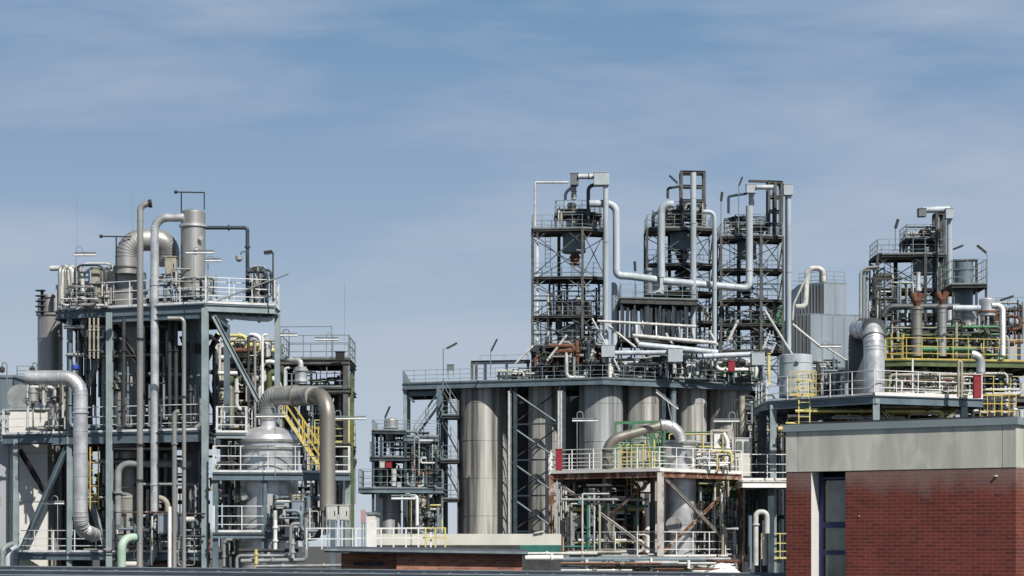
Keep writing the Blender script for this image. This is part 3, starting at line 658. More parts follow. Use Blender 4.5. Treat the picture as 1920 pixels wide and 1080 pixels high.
MB().lathe(Vector(((448-960)*91/F, 91, 0)), [(.03, CZ+(HY-477)*91/F), (.15, CZ+(HY-480)*91/F), (.15, CZ+(HY-487)*91/F), (.05, CZ+(HY-491)*91/F)], 16).build('globe', 'pgrey', bl)
bm_ = MB().tube([W(402, 566, 90.3), W(541, 513, 90.3)], .035, 8); whole(bm_, 'boom_pole', 'pgrey', 'slanting thin pole sticking out over the top deck corner', 'pole')
lad = ladder('yellow ladder between the thick silver duct and the main column', 177, 838, 955, 91.5, .35)
tangle('valve set and small pipes on the top deck right corner', 455, 510, 490, 566, 90.8, 92.5, 12, 5, ['navy', 'dark', 'pgrey', 'alud'], (.03, .08), valves=6)
tangle('small bore pipes between vessels on the top deck', 265, 400, 500, 566, 90.7, 93, 22, 6, ['alud', 'dark', 'alud', 'pgrey', 'pwhite'], (.02, .06), vert=.7, valves=6)
tangle('small pipes and valves behind the railing at the left of the top deck', 108, 205, 520, 570, 90.8, 92.6, 20, 7, ['alud', 'dark', 'pwhite', 'navy'], (.02, .07), valves=5)
tangle('dark piping between the top and middle decks of the left plant', 110, 385, 600, 800, 91.6, 96, 34, 8, ['dark', 'vesselb', 'alud', 'pgrey', 'navy', 'vessel', 'dark'], (.04, .13), vert=.7, valves=8)
tangle('dark piping between the middle and lower decks of the left plant', 140, 385, 840, 1030, 91.4, 96, 34, 9, ['dark', 'vesselb', 'alud', 'pgrey', 'dark', 'cream'], (.03, .12), vert=.7, valves=8)
tangle('small pipes beside the left end of the middle deck', 45, 125, 700, 800, 90.5, 93, 14, 10, ['dark', 'alud', 'pwhite', 'cream'], (.03, .08), valves=5)
tangle('pipes and valves at the foot of the left plant', 205, 400, 960, 1060, 89.5, 92, 22, 11, ['pwhite', 'alud', 'dark', 'rust', 'vesselb', 'dark', 'pgrey'], (.03, .1), valves=8)
for i, x in enumerate((168, 176, 184, 232, 268, 318, 330)):
    pipe(['thin cream riser left of three beside the top frame', 'middle thin cream riser inside the top frame', 'thin cream riser right of three inside the top frame', 'dark grey downpipe behind the main girder', 'dark downpipe behind the tall vent pipe', 'black downpipe near the pale elbow pipe', 'second black downpipe near the pale elbow pipe'][i], [(x, 596, 91.2), (x, 800 if i > 2 else 672, 91.2)], 2 if i < 3 else 3.6, 'cream' if i < 3 else 'dark', fl=(.3, .8))
# walls and boxes behind the left plant
def simple_building(label, x0, x1, top, D, dep, m, roofm='grail', parapet=True, extra=None, name='plant_building'):
    s = D/F; X0 = (x0-960)*s; X1 = (x1-960)*s; zt = CZ+(HY-top)*s; root = thing(name, label, 'building', ((X0+X1)/2, D, 0))
    MB().box(((X0+X1)/2, D+dep/2, zt/2), (X1-X0, dep, zt)).build('wall', m, root)
    MB().box(((X0+X1)/2, D+dep/2, zt+.06), (X1-X0+.12, dep+.12, .12)).build('roof', roofm, root)
    return root
sb = simple_building('off-white rendered building behind the lower left platform', 17, 89, 769, 94.5, 1.6, 'whitewall')
for y in (850, 940): MB().box(((53-960)*94.5/F, 94.49, CZ+(HY-y)*94.5/F), (1.6, .03, .03)).build('joint', 'greywall', sb)
simple_building('grey panelled building at the far left edge', -40, 16, 775, 94.4, 3, 'greywall')
simple_building('dark blue-grey plant room at the left edge above the deck', -40, 27, 708, 102.5, 5, 'vesselb')
dd = MB().tube([W(38, 745, 100.6), W(38, 745, 101.4)], .62, 24); whole(dd, 'fan_cover', 'pgrey', 'round grey fan cover at the left edge beside the duct', 'cover')
r_ = thing('guard_railing', 'thin railing on the dark plant room roof at the far left', 'railing', W(50, 708, 103)); railmesh([W(32, 708, 102), W(78, 708, 102)], .55, .5, .02).build('rail_frame', 'grail', r_)
for i, px in enumerate((5, 62)):
    gl = thing('gooseneck_lamp', ['hooked grey lamp on the far left roof edge', 'hooked dark lamp left of the ribbed vessel'][i], 'lamp', W(px, 708, 101), 'hooked lamps at the far left')
    MB().tube(bend([W(px+8, 740, 101), W(px+8, 680, 101), W(px-1, 680, 101), W(px-1, 688, 101)], .2), .028, 8).build('pole', 'grail', gl)
    MB().lathe(Vector(((px-1-960)*101/F, 101, 0)), [(.05, CZ+(HY-687)*101/F), (.13, CZ+(HY-690)*101/F), (.13, CZ+(HY-697)*101/F), (.04, CZ+(HY-699)*101/F)], 12).build('shade', 'dark', gl)
pipe('pale grey goose-neck pipe at the lower left corner', [(4, 1066, 87), (4, 1028, 87), (22, 1020, 87.5)], 5, 'pgrey', rad=12)
pipe('second goose-neck pipe at the lower left corner', [(14, 1066, 87.6), (14, 1034, 87.6), (30, 1026, 88)], 5, 'pblue', rad=12)
tubelamp('tube lamp under the middle deck in front of the dark tank', 108, 1035, 930, 91, 78, 120, 942, group='tube lamps of the left plant')

# ================================================================ round vessel with the big elbow duct
CV = Fr(89, 398, 0, .1)
cv = thing('steel_platform', 'blue-grey steel platform with white railings round the dome-topped vessel', 'platform', CV(500, 1035, 1)); cv.location.z = 0
deck(cv, CV, 885, 398, 655, .2, .76, bm='blue', bh=.28, sides='flr', dm='navy')
deck(cv, CV, 808, 398, 456, 1.2, 3.5, bm='bluelt', bh=.2, sides='flr')
deck(cv, CV, 998, 398, 506, .2, .76, bm='blue', bh=.2, sides='fl')
columns(cv, CV, (402, 494), (.35,), 886, 'blue', .22); columns(cv, CV, (650, ), (.6,), 886, 'bluelt', .22); columns(cv, CV, (402, ), (3.4,), 812, 'bluelt', .2)
columns(cv, CV, (402, 600), (6.4,), 812, 'blue', .22)
vessel('large silver dome-topped vessel under the big elbow duct', 503, 91.1, 56, 799, 'alu', None, domeh=26, bands=(828, 842), bandm='alud', seams=1.5, n=44, nozzles=((-30, 932, 5, 8), (20, 960, 6, 8)))
nk = MB().lathe(Vector(((503-960)*91.1/F, 91.1, 0)), [(.36, CZ+(HY-778)*91.1/F), (.36, CZ+(HY-801)*91.1/F)], 28); whole(nk, 'vessel_neck', 'alu', 'short silver neck on top of the dome-topped vessel', 'duct')
q1 = [(503, 786, 91.1), (503, 742, 91.0), (572, 742, 90.0), (614, 742, 88.4), (614, 955, 88.2)]
pipe('huge silver elbow duct coming off the dome-topped vessel', q1[:3]+[(588, 742, 89.4)], 18, 'alud', rad=34, name='process_duct', cat='duct', gored=True, k=7, fl=(.65,), fm='alub', n=28)
pipe('stained silver downcomer duct right of the dome-topped vessel', [(578, 742, 89.9), (614, 742, 88.3), (614, 958, 88.3)], 14.5, 'alub', rad=40, name='process_duct', cat='duct', k=10, fl=(.06,), n=28)
tubelamp('tube lamp in front of the vessel neck', 516, 892, 763, 88.4, 480, 536, 779, group='tube lamps of the left plant')
tubelamp('tube lamp sticking out right of the big downcomer duct', 628, 900, 770, 92, 628, 686, 783, group='tube lamps of the left plant')
stairs('yellow staircase descending behind the big downcomer duct', W(604, 884, 94.5), W(530, 772, 94.5), .8, 'yellowp', 'yellow')
yl = ladder('yellow caged ladder left of the downcomer duct', 588, 800, 884, 93.2, .42, 'yellow', cage=True)
cabinet('blue-grey motor box on the low deck before the vessel', 547, 569, 940, 965, 88.2, .5, 'sheet', legs=70)
cabinet('cream switch cabinet left of two by the downcomer foot', 612, 632, 948, 976, 87.6, .4, 'pwhite', legs=60, group='switch cabinets')
cabinet('cream switch cabinet right of two by the downcomer foot', 636, 654, 948, 976, 87.9, .4, 'pwhite', legs=60, group='switch cabinets')
tangle('dark pumps and piping in front of the dome-topped vessel', 500, 600, 925, 1010, 88.2, 89.6, 22, 21, ['dark', 'pwhite', 'alud', 'vesselb'], (.03, .1), valves=8)
tangle('small pipes left of the dome-topped vessel', 400, 446, 820, 1040, 90, 95, 26, 22, ['dark', 'pgrey', 'alud', 'cream', 'blue', 'dark'], (.03, .09), vert=.7, valves=8)
tangle('small pipes right of the dome-topped vessel', 562, 606, 880, 1000, 90, 93, 16, 23, ['dark', 'pwhite', 'alud', 'pgrey'], (.03, .08), vert=.7, valves=5)
for i, (pts, r, m) in enumerate((([(448, 1032, 86), (560, 1032, 86)], 3.5, 'dark'), ([(444, 1066, 85.6), (444, 1042, 85.6), (545, 1042, 85.6), (545, 982, 85.6), (562, 982, 85.6)], 3.2, 'alud'), ([(452, 1052, 85.2), (574, 1050, 85.2), (574, 970, 85.2)], 4, 'pgrey'), ([(480, 1062, 84.8), (650, 1060, 84.8)], 3, 'alud'), ([(516, 1030, 86), (516, 975, 86)], 3.8, 'white'), ([(549, 1046, 85), (549, 1010, 85)], 3.4, 'alu'), ([(420, 1062, 86), (420, 1012, 86), (436, 1012, 86)], 3, 'alud'), ([(480, 1066, 85), (480, 1030, 85)], 3, 'yellowp'))):
    pipe(['dark level pipe lowest left before the vessel', 'silver pipe stepping up in front of the low deck', 'grey pipe turning up beside the motor box', 'long thin pipe just above the foreground roof', 'short white riser under the motor box', 'bright short riser right of the motor box', 'grey hooked pipe by the foot of the corner column', 'thin yellow riser in the low pipework'][i], pts, r, m, rad=8, fl=(.3, .75))

# ---- rack behind, x 400..660
BR = Fr(103, 655, .05, .3)
br = thing('pipe_rack', 'rust-edged steel pipe rack with railings behind the dome-topped vessel', 'rack', BR(560, 1035, 2)); br.location.z = 0
deck(br, BR, 672, 525, 655, 0, 4, bm='darkrust', rm='grail', bh=.22, sides='flrb', h=1.13)
deck(br, BR, 726, 400, 655, 0, 4, bm='darkrust', rm='grail', bh=.2, sides='fr')
deck(br, BR, 672, 400, 500, 0, 4, bm='darkrust', rm='pwhite', bh=.2, sides='fl')
deck(br, BR, 830, 590, 655, 0, 4, bm='olive', rm='yellowp', bh=.2, sides='fr')
columns(br, BR, (648, 528, 440), (.1, 3.9), 674, 'darkrust', .24); columns(br, BR, (657,), (.5,), 700, 'olive', .2)
xbrace(br, BR, 600, 648, 735, 830, .2, .1, 'dark', False)
MB().tube([BR(525, 612, 0), BR(622, 612, 0)], .02, 6).build('top_rail', 'grail', br); 
for x in (525, 622): MB().tube([BR(x, 612, 0), BR(x, 672, 0)], .022, 6).build('rail_post', 'grail', br)
tubelamp('tube lamp over the right end of the rear rack', 624, 670, 624, 101.5, 590, 634, 635, group='tube lamps of the left plant')
tubelamp('tube lamp on a double hook over the rear rack', 542, 672, 618, 101.5, 524, 558, 627, m='darkrust', group='tube lamps of the left plant')
cabinet('small black junction box on the corner of the rear rack', 629, 645, 660, 676, 102.2, .4, 'black', door=False)
vessel('small silver elbowed drum on the rear rack', 564, 102, 11, 688, 'alu', 720, bands=(694, 714))
pipe('silver elbow pipe joining the small drum on the rear rack', [(536, 672, 102.5), (548, 676, 102.3), (564, 676, 102), (564, 690, 102)], 5, 'alu', rad=10, gored=True)
vessel('round silver drum in the rear pipe rack', 499, 103, 9, 640, 'alu', 668, domeh=4)
vessel('cream lagged drum in the rear pipe rack', 455, 103.5, 13, 636, 'cream', 672, domeh=4, bands=(650,))
tangle('dense cream and white piping on the upper rear rack', 400, 522, 628, 672, 102.4, 106, 34, 31, ['cream', 'pwhite', 'dark', 'white', 'rust', 'yellowp', 'navy'], (.04, .11), valves=14)
tangle('dense piping on the lower rear rack left of the column', 400, 525, 676, 800, 102.2, 106, 46, 32, ['cream', 'pwhite', 'dark', 'olive', 'white', 'rust', 'alud', 'dark'], (.04, .13), valves=14)
tangle('dense dark piping on the rear rack right half', 525, 655, 690, 960, 103.2, 107, 50, 33, ['dark', 'pwhite', 'grail', 'olive', 'pgrey', 'darkrust'], (.03, .09), vert=.6, valves=10)
pipe('tan lagged pipe bending down behind the left frame', [(398, 720, 100.5), (432, 720, 100.5), (432, 800, 100.5)], 7.5, 'alub', rad=12, fl=(.1, .8), gored=True)
pipe('white level pipe across the upper rear rack', [(402, 700, 100), (445, 700, 100)], 4, 'white')
for i, (x, y0, y1, m) in enumerate(((404, 640, 730, 'white'), (412, 650, 725, 'pwhite'), (466, 630, 800, 'dark'), (478, 640, 805, 'pgrey'), (492, 628, 800, 'white'), (534, 690, 760, 'pwhite'))):
    pipe('upright %s pipe on the rear rack %s' % (['slim white', 'pale', 'black', 'grey', 'long white', 'short pale'][i], ['beside the corner column', 'second from the corner column', 'near the cream drum', 'left of the round drum', 'just left of the blue-grey column', 'right of the blue-grey column'][i]), [(x, y1, 101.6), (x, y0, 101.6), (x+9, y0, 101.6)], 2.6, m, rad=5)

# ================================================================ silo group
SG = Fr(160, 1130, .36, .6)
sg = thing('silo_platform', 'long dark steel deck carried over the row of storage silos', 'platform', SG(1130, 1035, 5)); sg.location.z = 0
deck(sg, SG, 709, 755, 1435, 0, 12, bm='navy', rm='grail', bh=.42, sides='flrb', h=1.0, step=.95, edge='blue', rr=.022)
MB().ibeam(SG(762, 729, .4), SG(826, 729, .4), .2, .35).build('haunch_beam', 'blue', sg)
columns(sg, SG, (759,), (.3, 6), 716, 'bluelt', .3); columns(sg, SG, (825,), (.2, 6, 11), 716, 'blue', .55)
for x in (957, 1050, 1395): columns(sg, SG, (x,), (.25,), 720, 'grail', .16)
columns(sg, SG, (966, 1057, 1245, 1420), (.3,), 720, 'navy', .3)
for i in range(4):
    y0, y1 = 728+i*68, 792+i*68
    MB().tube([SG(959, y0, .3), SG(1042, y1-4, .3)], .07, 8).build('brace', 'grail', sg)
    MB().tube([SG(1042, y0+6, .8), SG(960, y1, .8)], .06, 8).build('brace', 'dark', sg)
    MB().bar(SG(959, y1, .35), SG(1048, y1, .35), .12).build('cross_beam', 'navy', sg)
    MB().tube([SG(959, y0, .9), SG(969, y1, 4)], .06, 8).build('brace', 'navy', sg)
MB().bar(SG(762, 728, .4), SG(776, 745, .4), .16).build('knee_brace', 'blue', sg)
sil = [(906, 165.75, 46, 'silo'), (1022, 164.3, 31, 'silo'), (1127, 162.7, 41, 'silob'), (1206, 164.3, 38, 'silo'), (1298, 166, 27, 'silo'), (1364, 168, 42, 'silo')]
labs = ['wide stained grey silo at the left end of the row', 'narrower beige silo behind the crossed lattice', 'blue-grey silo behind the red box at mid row', 'beige silo right of the blue-grey one', 'slim grey-beige silo between two wider ones', 'wide beige silo at the right end of the row']
for (x, D, r, m), lb in zip(sil, labs):
    vessel(lb, x, D, r, 722, m, None, name='storage_silo', cat='silo', group='storage silos under the long deck', n=48, seams=2.9)
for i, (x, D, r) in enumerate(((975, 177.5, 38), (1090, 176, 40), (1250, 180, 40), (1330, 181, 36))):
    vessel(['shaded rear silo behind the lattice', 'shaded rear silo between beige and blue-grey silos', 'shaded rear silo behind the slim one', 'shaded rear silo near the right end'][i], x, D, r, 724, 'vessel', None, name='storage_silo', cat='silo', group='rear silos in shade', n=32)  # rear row added to fill the dark gaps; shade is in the cladding colour
pipe('thick dark downpipe between the silos', [(1262, 728, 163.6), (1262, 800, 163.6)], 6, 'vesselb', fl=(.1, .9))
for i, (x, y0, y1) in enumerate(((954, 733, 1000), (1047, 733, 1000), (1052, 733, 930))):
    pipe(['pale drain pipe left of the lattice', 'pale drain pipe right of the lattice', 'thin pale conduit right of the lattice'][i], [(x, y1, 159), (x, y0, 159)], 2, 'pwhite')
stairs('dark staircase flight just under the long deck, right of its tower column', W(857, 775, 163), W(830, 733, 163), 1.2, 'dark', 'grail')
stairs('dark staircase flight lower down beside the left silo', W(859, 850, 163.2), W(830, 795, 163.2), 1.2, 'dark', 'grail')
stairs('third dark flight near the foot of the left silo', W(859, 925, 163.4), W(830, 870, 163.4), 1.2, 'dark', 'grail')
stairs('open staircase with railings rising right to the big column', W(776, 822, 162), W(820, 762, 162), 1.2, 'dark', 'grail')
st = thing('stair_tower', 'dark landings of the stair tower beside the left silo', 'platform', W(844, 1000, 164)); st.location.z = 0
SF = Fr(163, 844)
for y in (778, 862, 935): deck(st, SF, y, 829, 860, 0, 2.4, bm='dark', rm='grail', bh=.2, sides='fb')
columns(st, SF, (830, 858), (2.3,), 730, 'dark', .18)
# long deck furniture
mastlamp('slim mast lamp with long tilted arm over the left of the deck', 831, 706, 655, 161, 838, 653, 857, 643, hm='dark')
mastlamp('mast lamp with steep black head over the left of the deck', 920, 706, 662, 161, 921, 658, 932, 636)
mastlamp('mast lamp leaning behind the staircase below the deck', 803, 790, 765, 161.5, 803, 763, 811, 750)
mastlamp('small mast lamp above the hopper of the low plant', 722, 800, 785, 159, 722, 783, 731, 762)
cabinet('small grey box on the deck railing near the tower column', 838, 851, 684, 694, 161, .3, 'sheetd', door=False, legs=12)
pf = thing('portal_frame', 'dark portal frame standing on the left part of the long deck', 'frame', W(940, 709, 166))
for x in (885, 893, 910, 950, 990): MB().ibeam(W(x, 712, 166), W(x, 680, 166), .22, .22).build('post', 'darkrust' if x < 900 else 'navy', pf)
MB().ibeam(W(883, 680, 166), W(994, 678, 166), .2, .3).build('top_beam', 'navy', pf)
railmesh([W(900, 679, 166), W(990, 677, 166)], .5, 1.5, .025, rails=(1,), kick=False).build('railing', 'grail', pf)
tangle('low machines and pipes on the left part of the long deck', 930, 1010, 690, 711, 163, 168, 16, 41, ['dark', 'pwhite', 'cream', 'navy', 'grail'], (.05, .14), valves=6)

# ---- low plant left of the silos
HP = Fr(158, 700, .1, .25)
hp = thing('steel_platform', 'dark steel frame of the low plant left of the silos', 'platform', HP(740, 1035, 2)); hp.location.z = 0
deck(hp, HP, 915, 672, 830, 0, 5, bm='blue', rm='grail', bh=.3, sides='flrb', h=1.4)
deck(hp, HP, 856, 693, 822, .3, 5, bm='navy', rm='grail', bh=.25, sides='flb')
deck(hp, HP, 806, 697, 760, .3, 5, bm='navy', rm='grail', bh=.22, sides='flb', h=.75)
deck(hp, HP, 817, 757, 822, .3, 4, bm='blue', rm='grail', bh=.3, sides='fb', h=1.2)
columns(hp, HP, (699, 714, 760), (.4, 4.8), 808, 'navy', .2); columns(hp, HP, (780, 800), (.5,), 858, 'dark', .18)
vessel('plain grey tank under the low plant platform', 728, 161, 24, 921, 'silob', None, name='storage_tank', cat='tank', n=36, seams=3, bands=(960,))
vessel('silver hopper with cone on the low plant', 733, 160.4, 13, 784, 'alud', 846, name='hopper', cat='hopper', domeh=4, cone=38, bands=(802,), bandm='alu')
cabinet('small red box on the low plant left of the silos', 723, 734, 867, 877, 158.2, .5, 'red', door=False)
cabinet('pale box beside the small red one on the low plant', 712, 721, 866, 877, 158.2, .5, 'pwhite', door=False)
tangle('pale and dark pipes on the middle level of the low plant', 760, 818, 820, 912, 158.8, 163, 42, 42, ['dark', 'pwhite', 'grail', 'pgrey', 'navy', 'rust'], (.05, .16), vert=.7, valves=12)
tangle('dark machinery and pipes left on the low plant', 700, 760, 858, 912, 158.8, 163, 26, 43, ['dark', 'navy', 'pgrey', 'green', 'pwhite'], (.06, .18), valves=8)
tangle('pipes below the low plant platform beside the tank', 756, 828, 920, 1000, 159, 163, 34, 44, ['dark', 'pwhite', 'grail', 'yellow', 'vesselb'], (.05, .15), vert=.7, valves=10)
tangle('fine pipes on the top of the low plant', 700, 820, 808, 855, 159, 163, 18, 45, ['navy', 'grail', 'dark'], (.04, .08), valves=4)
pipe('white pipe hooking down below the low plant platform', [(772, 930, 157.5), (782, 930, 157.5), (782, 985, 157.5)], 3.2, 'white', rad=6)
tubelamp('rusty tube lamp on a pole before the low plant', 771, 1026, 926, 70.5, 734, 779, 932, m='cream', group='tube lamps of the middle yard')
sb = simple_building('small white hut behind the white gate panel', 688, 704, 965, 100, 3, 'whitewall')

# ================================================================ towers on the silo deck
def tower(label, fr, x0, xm, x1, dd, levels, base, mats=('darkrust', 'darkrust'), rails=None, extra=()):
    root = thing('process_tower', label, 'tower', fr(xm, base, dd/2))
    cw = .26
    for x, d, w_, m in ((x0, 0, .18, mats[0]), (xm, 0, .2, mats[0]), (x1, 0, .16, mats[0]), (x0, dd, .12, 'grail'), (xm-(xm-x0)*.45, dd, .26, mats[0]), (x1, dd, .12, 'grail')):
        MB().ibeam(fr(x, base, d), fr(x, levels[0], d), w_, w_).build('column', m, root)
    for i, y in enumerate(levels):
        deck(root, fr, y, x0, x1, 0, dd, bm=mats[0], rm='grail', bh=.16, dm='darkrust', sides=(rails[i] if rails else ('flrb' if i == 0 else 'flb')), h=1.05, step=.8, rr=.02, kick=(i == 0))
    ys = list(levels)+[base]
    for i in range(len(ys)-1):
        a, b = ys[i]+8, ys[i+1]-2
        xbrace(root, fr, x0+1, xm-1, a, b, .05, .07, mats[1], True)
        xbrace(root, fr, xm+1, x1-1, a, b, .05, .06, 'grail' if i % 2 else mats[1], i % 2 == 0)
        xbrace(root, fr, x0+1, x1-1, a, b, dd-.1, .06, 'grail', True)
        dbrace(root, fr, x0, a, b, 0, dd, .07, mats[1]); dbrace(root, fr, x1, a, b, 0, dd, .09, mats[1], False)
    for k in range(2):
        for i in range(len(ys)-2): MB().bar(fr(x0, (ys[i+1]+ys[i+2])/2, dd*k), fr(x1, (ys[i+1]+ys[i+2])/2, dd*k), .09).build('cross_beam', mats[1], root)
    for k, (dx, sgn) in enumerate(((.22, 1), (.62, -1))):      # inside ladders between the stages, and small diagonals
        for i in range(len(ys)-1):
            p = fr(x0+(x1-x0)*(dx+.06*(i % 2)), ys[i+1], dd*.6); q = fr(x0+(x1-x0)*(dx+.06*(i % 2)), ys[i]-6, dd*.6); lm = MB(); h = Vector((.2, 0, 0))
            lm.bar(p-h, q-h, .04); lm.bar(p+h, q+h, .04); nn = int((q.z-p.z)/.32)
            for j in range(1, nn): c = p.lerp(q, j/nn); lm.bar(c-h, c+h, .03)
            lm.build('ladder', 'grail', root)
    for i in range(len(ys)-1):
        a, b = ys[i]+3, ys[i+1]
        for xa, xb in ((x0, x0+(xm-x0)*.32), (xm, xm-(xm-x0)*.32), (xm, xm+(x1-xm)*.5)):
            MB().bar(fr(xa, a+(b-a)*.3, .08), fr(xb, a, .08), .06).build('knee_brace', 'grail' if i % 2 else mats[1], root)
    return root
T1 = Fr(165, 1092, .12, .35); T2 = Fr(167, 1300, .12, .35); T3 = Fr(168, 1427, .12, .35); T4 = Fr(150, 1735, .12, .35)
t1 = tower('tall rusty lattice tower at the left of the silo deck', T1, 998, 1092, 1134, 3.2, [427, 517, 590, 646], 708)
t2 = tower('tall lattice tower in the middle of the silo deck with portal head', T2, 1213, 1300, 1337, 3.2, [426, 492, 545, 600, 650], 712)
t3 = tower('tall lattice tower at the right end of the silo deck', T3, 1352, 1427, 1468, 3.2, [441, 502, 560, 606, 655], 716)
t4 = tower('separate dark lattice tower behind the twin silver ducts', T4, 1645, 1735, 1773, 3.2, [475, 539, 586], 668, mats=('dark', 'dark'))
def upper(root, fr, py, x0, x1, d0, d1, base, h=.95):
    deck(root, fr, py, x0, x1, d0, d1, bm='dark', rm='grail', bh=.18, sides='flrb', h=h, step=.6, rr=.02)
    for x in (x0+1, x1-1):
        for d in (d0+.1, d1-.1): MB().bar(fr(x, py, d), fr(x, base, d), .12).build('post', 'darkrust', root)
upper(t1, T1, 395, 1042, 1128, .8, 3.6, 427); upper(t2, T2, 397, 1254, 1318, .8, 3.6, 426); upper(t3, T3, 418, 1380, 1440, .6, 3.2, 441, .8); upper(t4, T4, 443, 1703, 1762, .6, 3.4, 475)
# portal heads
def portal(root, fr, xs, top, base, d0, d1, cross=(), m='darkrust', w=.2):
    d1 = d0+1.1
    for x in xs:
        for d in (d0, d1): MB().ibeam(fr(x, base, d), fr(x, top, d), w, w).build('portal_post', m, root)
    for d in (d0, d1): MB().ibeam(fr(xs[0]-2, top, d), fr(xs[-1]+2, top, d), w, w).build('portal_beam', m, root)
    for x in (xs[0], xs[-1]): MB().ibeam(fr(x, top+1, d0), fr(x, top+1, d1), w*.9, w*.9).build('portal_beam', m, root)
    for y in cross:
        for d in (d0, d1): MB().ibeam(fr(xs[0], y, d), fr(xs[-1], y, d), w*.7, w*.7).build('portal_beam', m, root)
portal(t2, T2, (1279, 1304, 1322), 319, 426, .6, 2.6, (345, 372, 397)); portal(t3, T3, (1443, 1455, 1467), 338, 441, .4, 2.6, (365, 392, 416)); portal(t4, T4, (1757, 1771), 398, 668, .1, 1.6, (430, 475, 510, 545), w=.2)
MB().bar(T3(1405, 337, .5), T3(1467, 337, .5), .14, .2).build('davit_beam', 'dark', t3)
for fr, r_, x, y in ((T1, t1, 1008, 427),): MB().bar(fr(x, 427, .4), fr(x, 706, .4), .16).build('slim_column', 'rail', r_)
# vessels inside the towers
def tvessel(lab, fr, x, d, top, bot, r, neck, m='vesselb'):
    D = fr(x, top, d).y; 
    px = x
    v = vessel(lab, px, D, r, top, m, bot, name='reactor_vessel', cat='vessel', domeh=3, bands=(top+5, bot-3), n=28)
    return D
def at_h(fr, x, d, py):      # keep level with the frame: convert the frame row into an own-depth row
    p = fr(x, py, d); return HY-(p.z-CZ)*F/p.y
def tv(lab, fr, x, d, top, bot, r, m='vesselb', cone=0, bands=True):
    D = fr(x, top, d).y; a, b = at_h(fr, x, d, top), at_h(fr, x, d, bot)
    return vessel(lab, x, D, r, a, m, b, name='reactor_vessel', cat='vessel', domeh=3, bands=((a+6, b-3) if bands else ()), n=28, cone=cone)
tv('dark drum hung under the top deck of the left tower', T1, 1076, 1.9, 428, 468, 21, 'vesselb')
tv('grey drum on the top deck of the left tower', T1, 1076, 1.9, 400, 427, 15, 'alud')
tv('small warm-grey drum on the upper platform of the left tower', T1, 1072, 1.9, 372, 395, 8, 'alub')
tv('rusty cone vessel below the drum of the left tower', T1, 1078, 1.9, 470, 492, 9, 'rust', cone=10)
tv('dark vessel low inside the left tower', T1, 1080, 2.0, 556, 588, 24, 'vessel'); tv('dark vessel at the foot of the left tower', T1, 1070, 2.0, 606, 644, 20, 'vesselb')
tv('wide dark drum hung under the top deck of the middle tower', T2, 1278, 1.9, 427, 463, 21, 'vesselb', cone=0)
tv('dark cone below the drum of the middle tower', T2, 1280, 1.9, 465, 491, 12, 'dark', cone=14)
tv('dark drum on the top deck of the middle tower', T2, 1270, 1.9, 396, 426, 12, 'vesselb')
tv('black cone vessel low in the middle tower', T2, 1280, 1.9, 500, 543, 14, 'black', cone=20)
tv('pale blue block vessel left of the middle tower joining the crossing pipes', T2, 1228, .4, 500, 552, 19, 'pblue')
tv('dark blue drum hung under the top deck of the right tower', T3, 1400, 2.2, 442, 478, 18, 'vesselb'); tv('dark cone vessel low in the right tower', T3, 1400, 2.2, 520, 556, 12, 'dark', cone=16)
tv('grey drum on the top deck of the right tower', T3, 1398, 2.2, 415, 440, 12, 'alud')
tv('green-grey vessel low inside the right tower', T3, 1455, 2.5, 565, 604, 12, 'green')
tv('blue-grey drum hung under the top deck of the dark tower', T4, 1731, 1.8, 476, 509, 19, 'vesselb'); tv('rust-topped barrel on the dark tower head', T4, 1735, 1.8, 421, 442, 10, 'rust'); tv('dark barrel between the two upper decks of the dark tower', T4, 1722, 1.8, 446, 474, 11, 'vessel')
# tower pipes (D chosen a little in front of each frame)
P = lambda *a, **k: pipe(*a, **k)
P('long pale downpipe at the right front of the left tower', [(1136, 346, 164), (1136, 652, 164)], 5, 'pblue', seams=3, n=14, fl=(.35,))
P('pale looped duct right of the left tower turning toward the middle one', [(1105, 382, 164.5), (1156, 382, 164.5), (1156, 517, 164.5), (1176, 517, 164.5), (1228, 524, 166)], 7, 'pblue', rad=18, n=16, k=8, gored=True, fl=(.1, .93))
P('second pale downpipe below the looped duct', [(1152, 530, 165.5), (1152, 660, 165.5)], 5.5, 'pblue', n=14)
P('dark inner pipe beside the left tower head', [(1103, 410, 165), (1103, 348, 165), (1130, 346, 165)], 3.6, 'navy', rad=10)
P('thin white pipe with square bend on the left edge of the left tower', [(1003, 425, 165), (1003, 342, 165), (1066, 342, 165)], 2.2, 'pwhite', rad=3)
P('pale transfer pipe on top of the left tower', [(1084, 331, 165), (1117, 331, 165)], 5, 'pblue', n=14, fl=(.6,), fm='rust')
P('short bent neck pipe rising to the top box of the left tower', [(1060, 388, 166), (1060, 362, 166), (1078, 346, 166)], 3, 'pblue', rad=6)
P('upright neck between drum and top box of the left tower', [(1076, 374, 166), (1076, 344, 166)], 5, 'alud', fl=(.2, .5, .8), fm='pgrey')
cabinet('small square junction box on top of the left tower', 1070, 1085, 325, 346, 165, .8, 'sheetd', name='duct_box', cat='box', door=False)
cabinet('pale head box at the upper right of the left tower', 1114, 1142, 323, 346, 163.6, 1.1, 'pblue', name='duct_box', cat='box', door=False)
cabinet('pale duct foot box at the base of the left tower downpipe', 1128, 1153, 647, 669, 163.2, 1.1, 'pblue', name='duct_box', cat='box', door=False)
P('pale downpipe in front of the middle tower', [(1300, 324, 166), (1300, 640, 166)], 5.5, 'pblue', n=14, fl=(.3, .72), seams=4)
P('thick pale duct left of the middle tower with rounded top', [(1262, 383, 166.4), (1240, 383, 166.4), (1240, 520, 166.4)], 7, 'pblue', rad=16, n=16, gored=True)
P('long pale pipe with hooked top right of the middle tower', [(1318, 397, 165.6), (1340, 397, 165.6), (1340, 650, 165.6)], 4, 'pblue', rad=12, n=14, fl=(.6,))
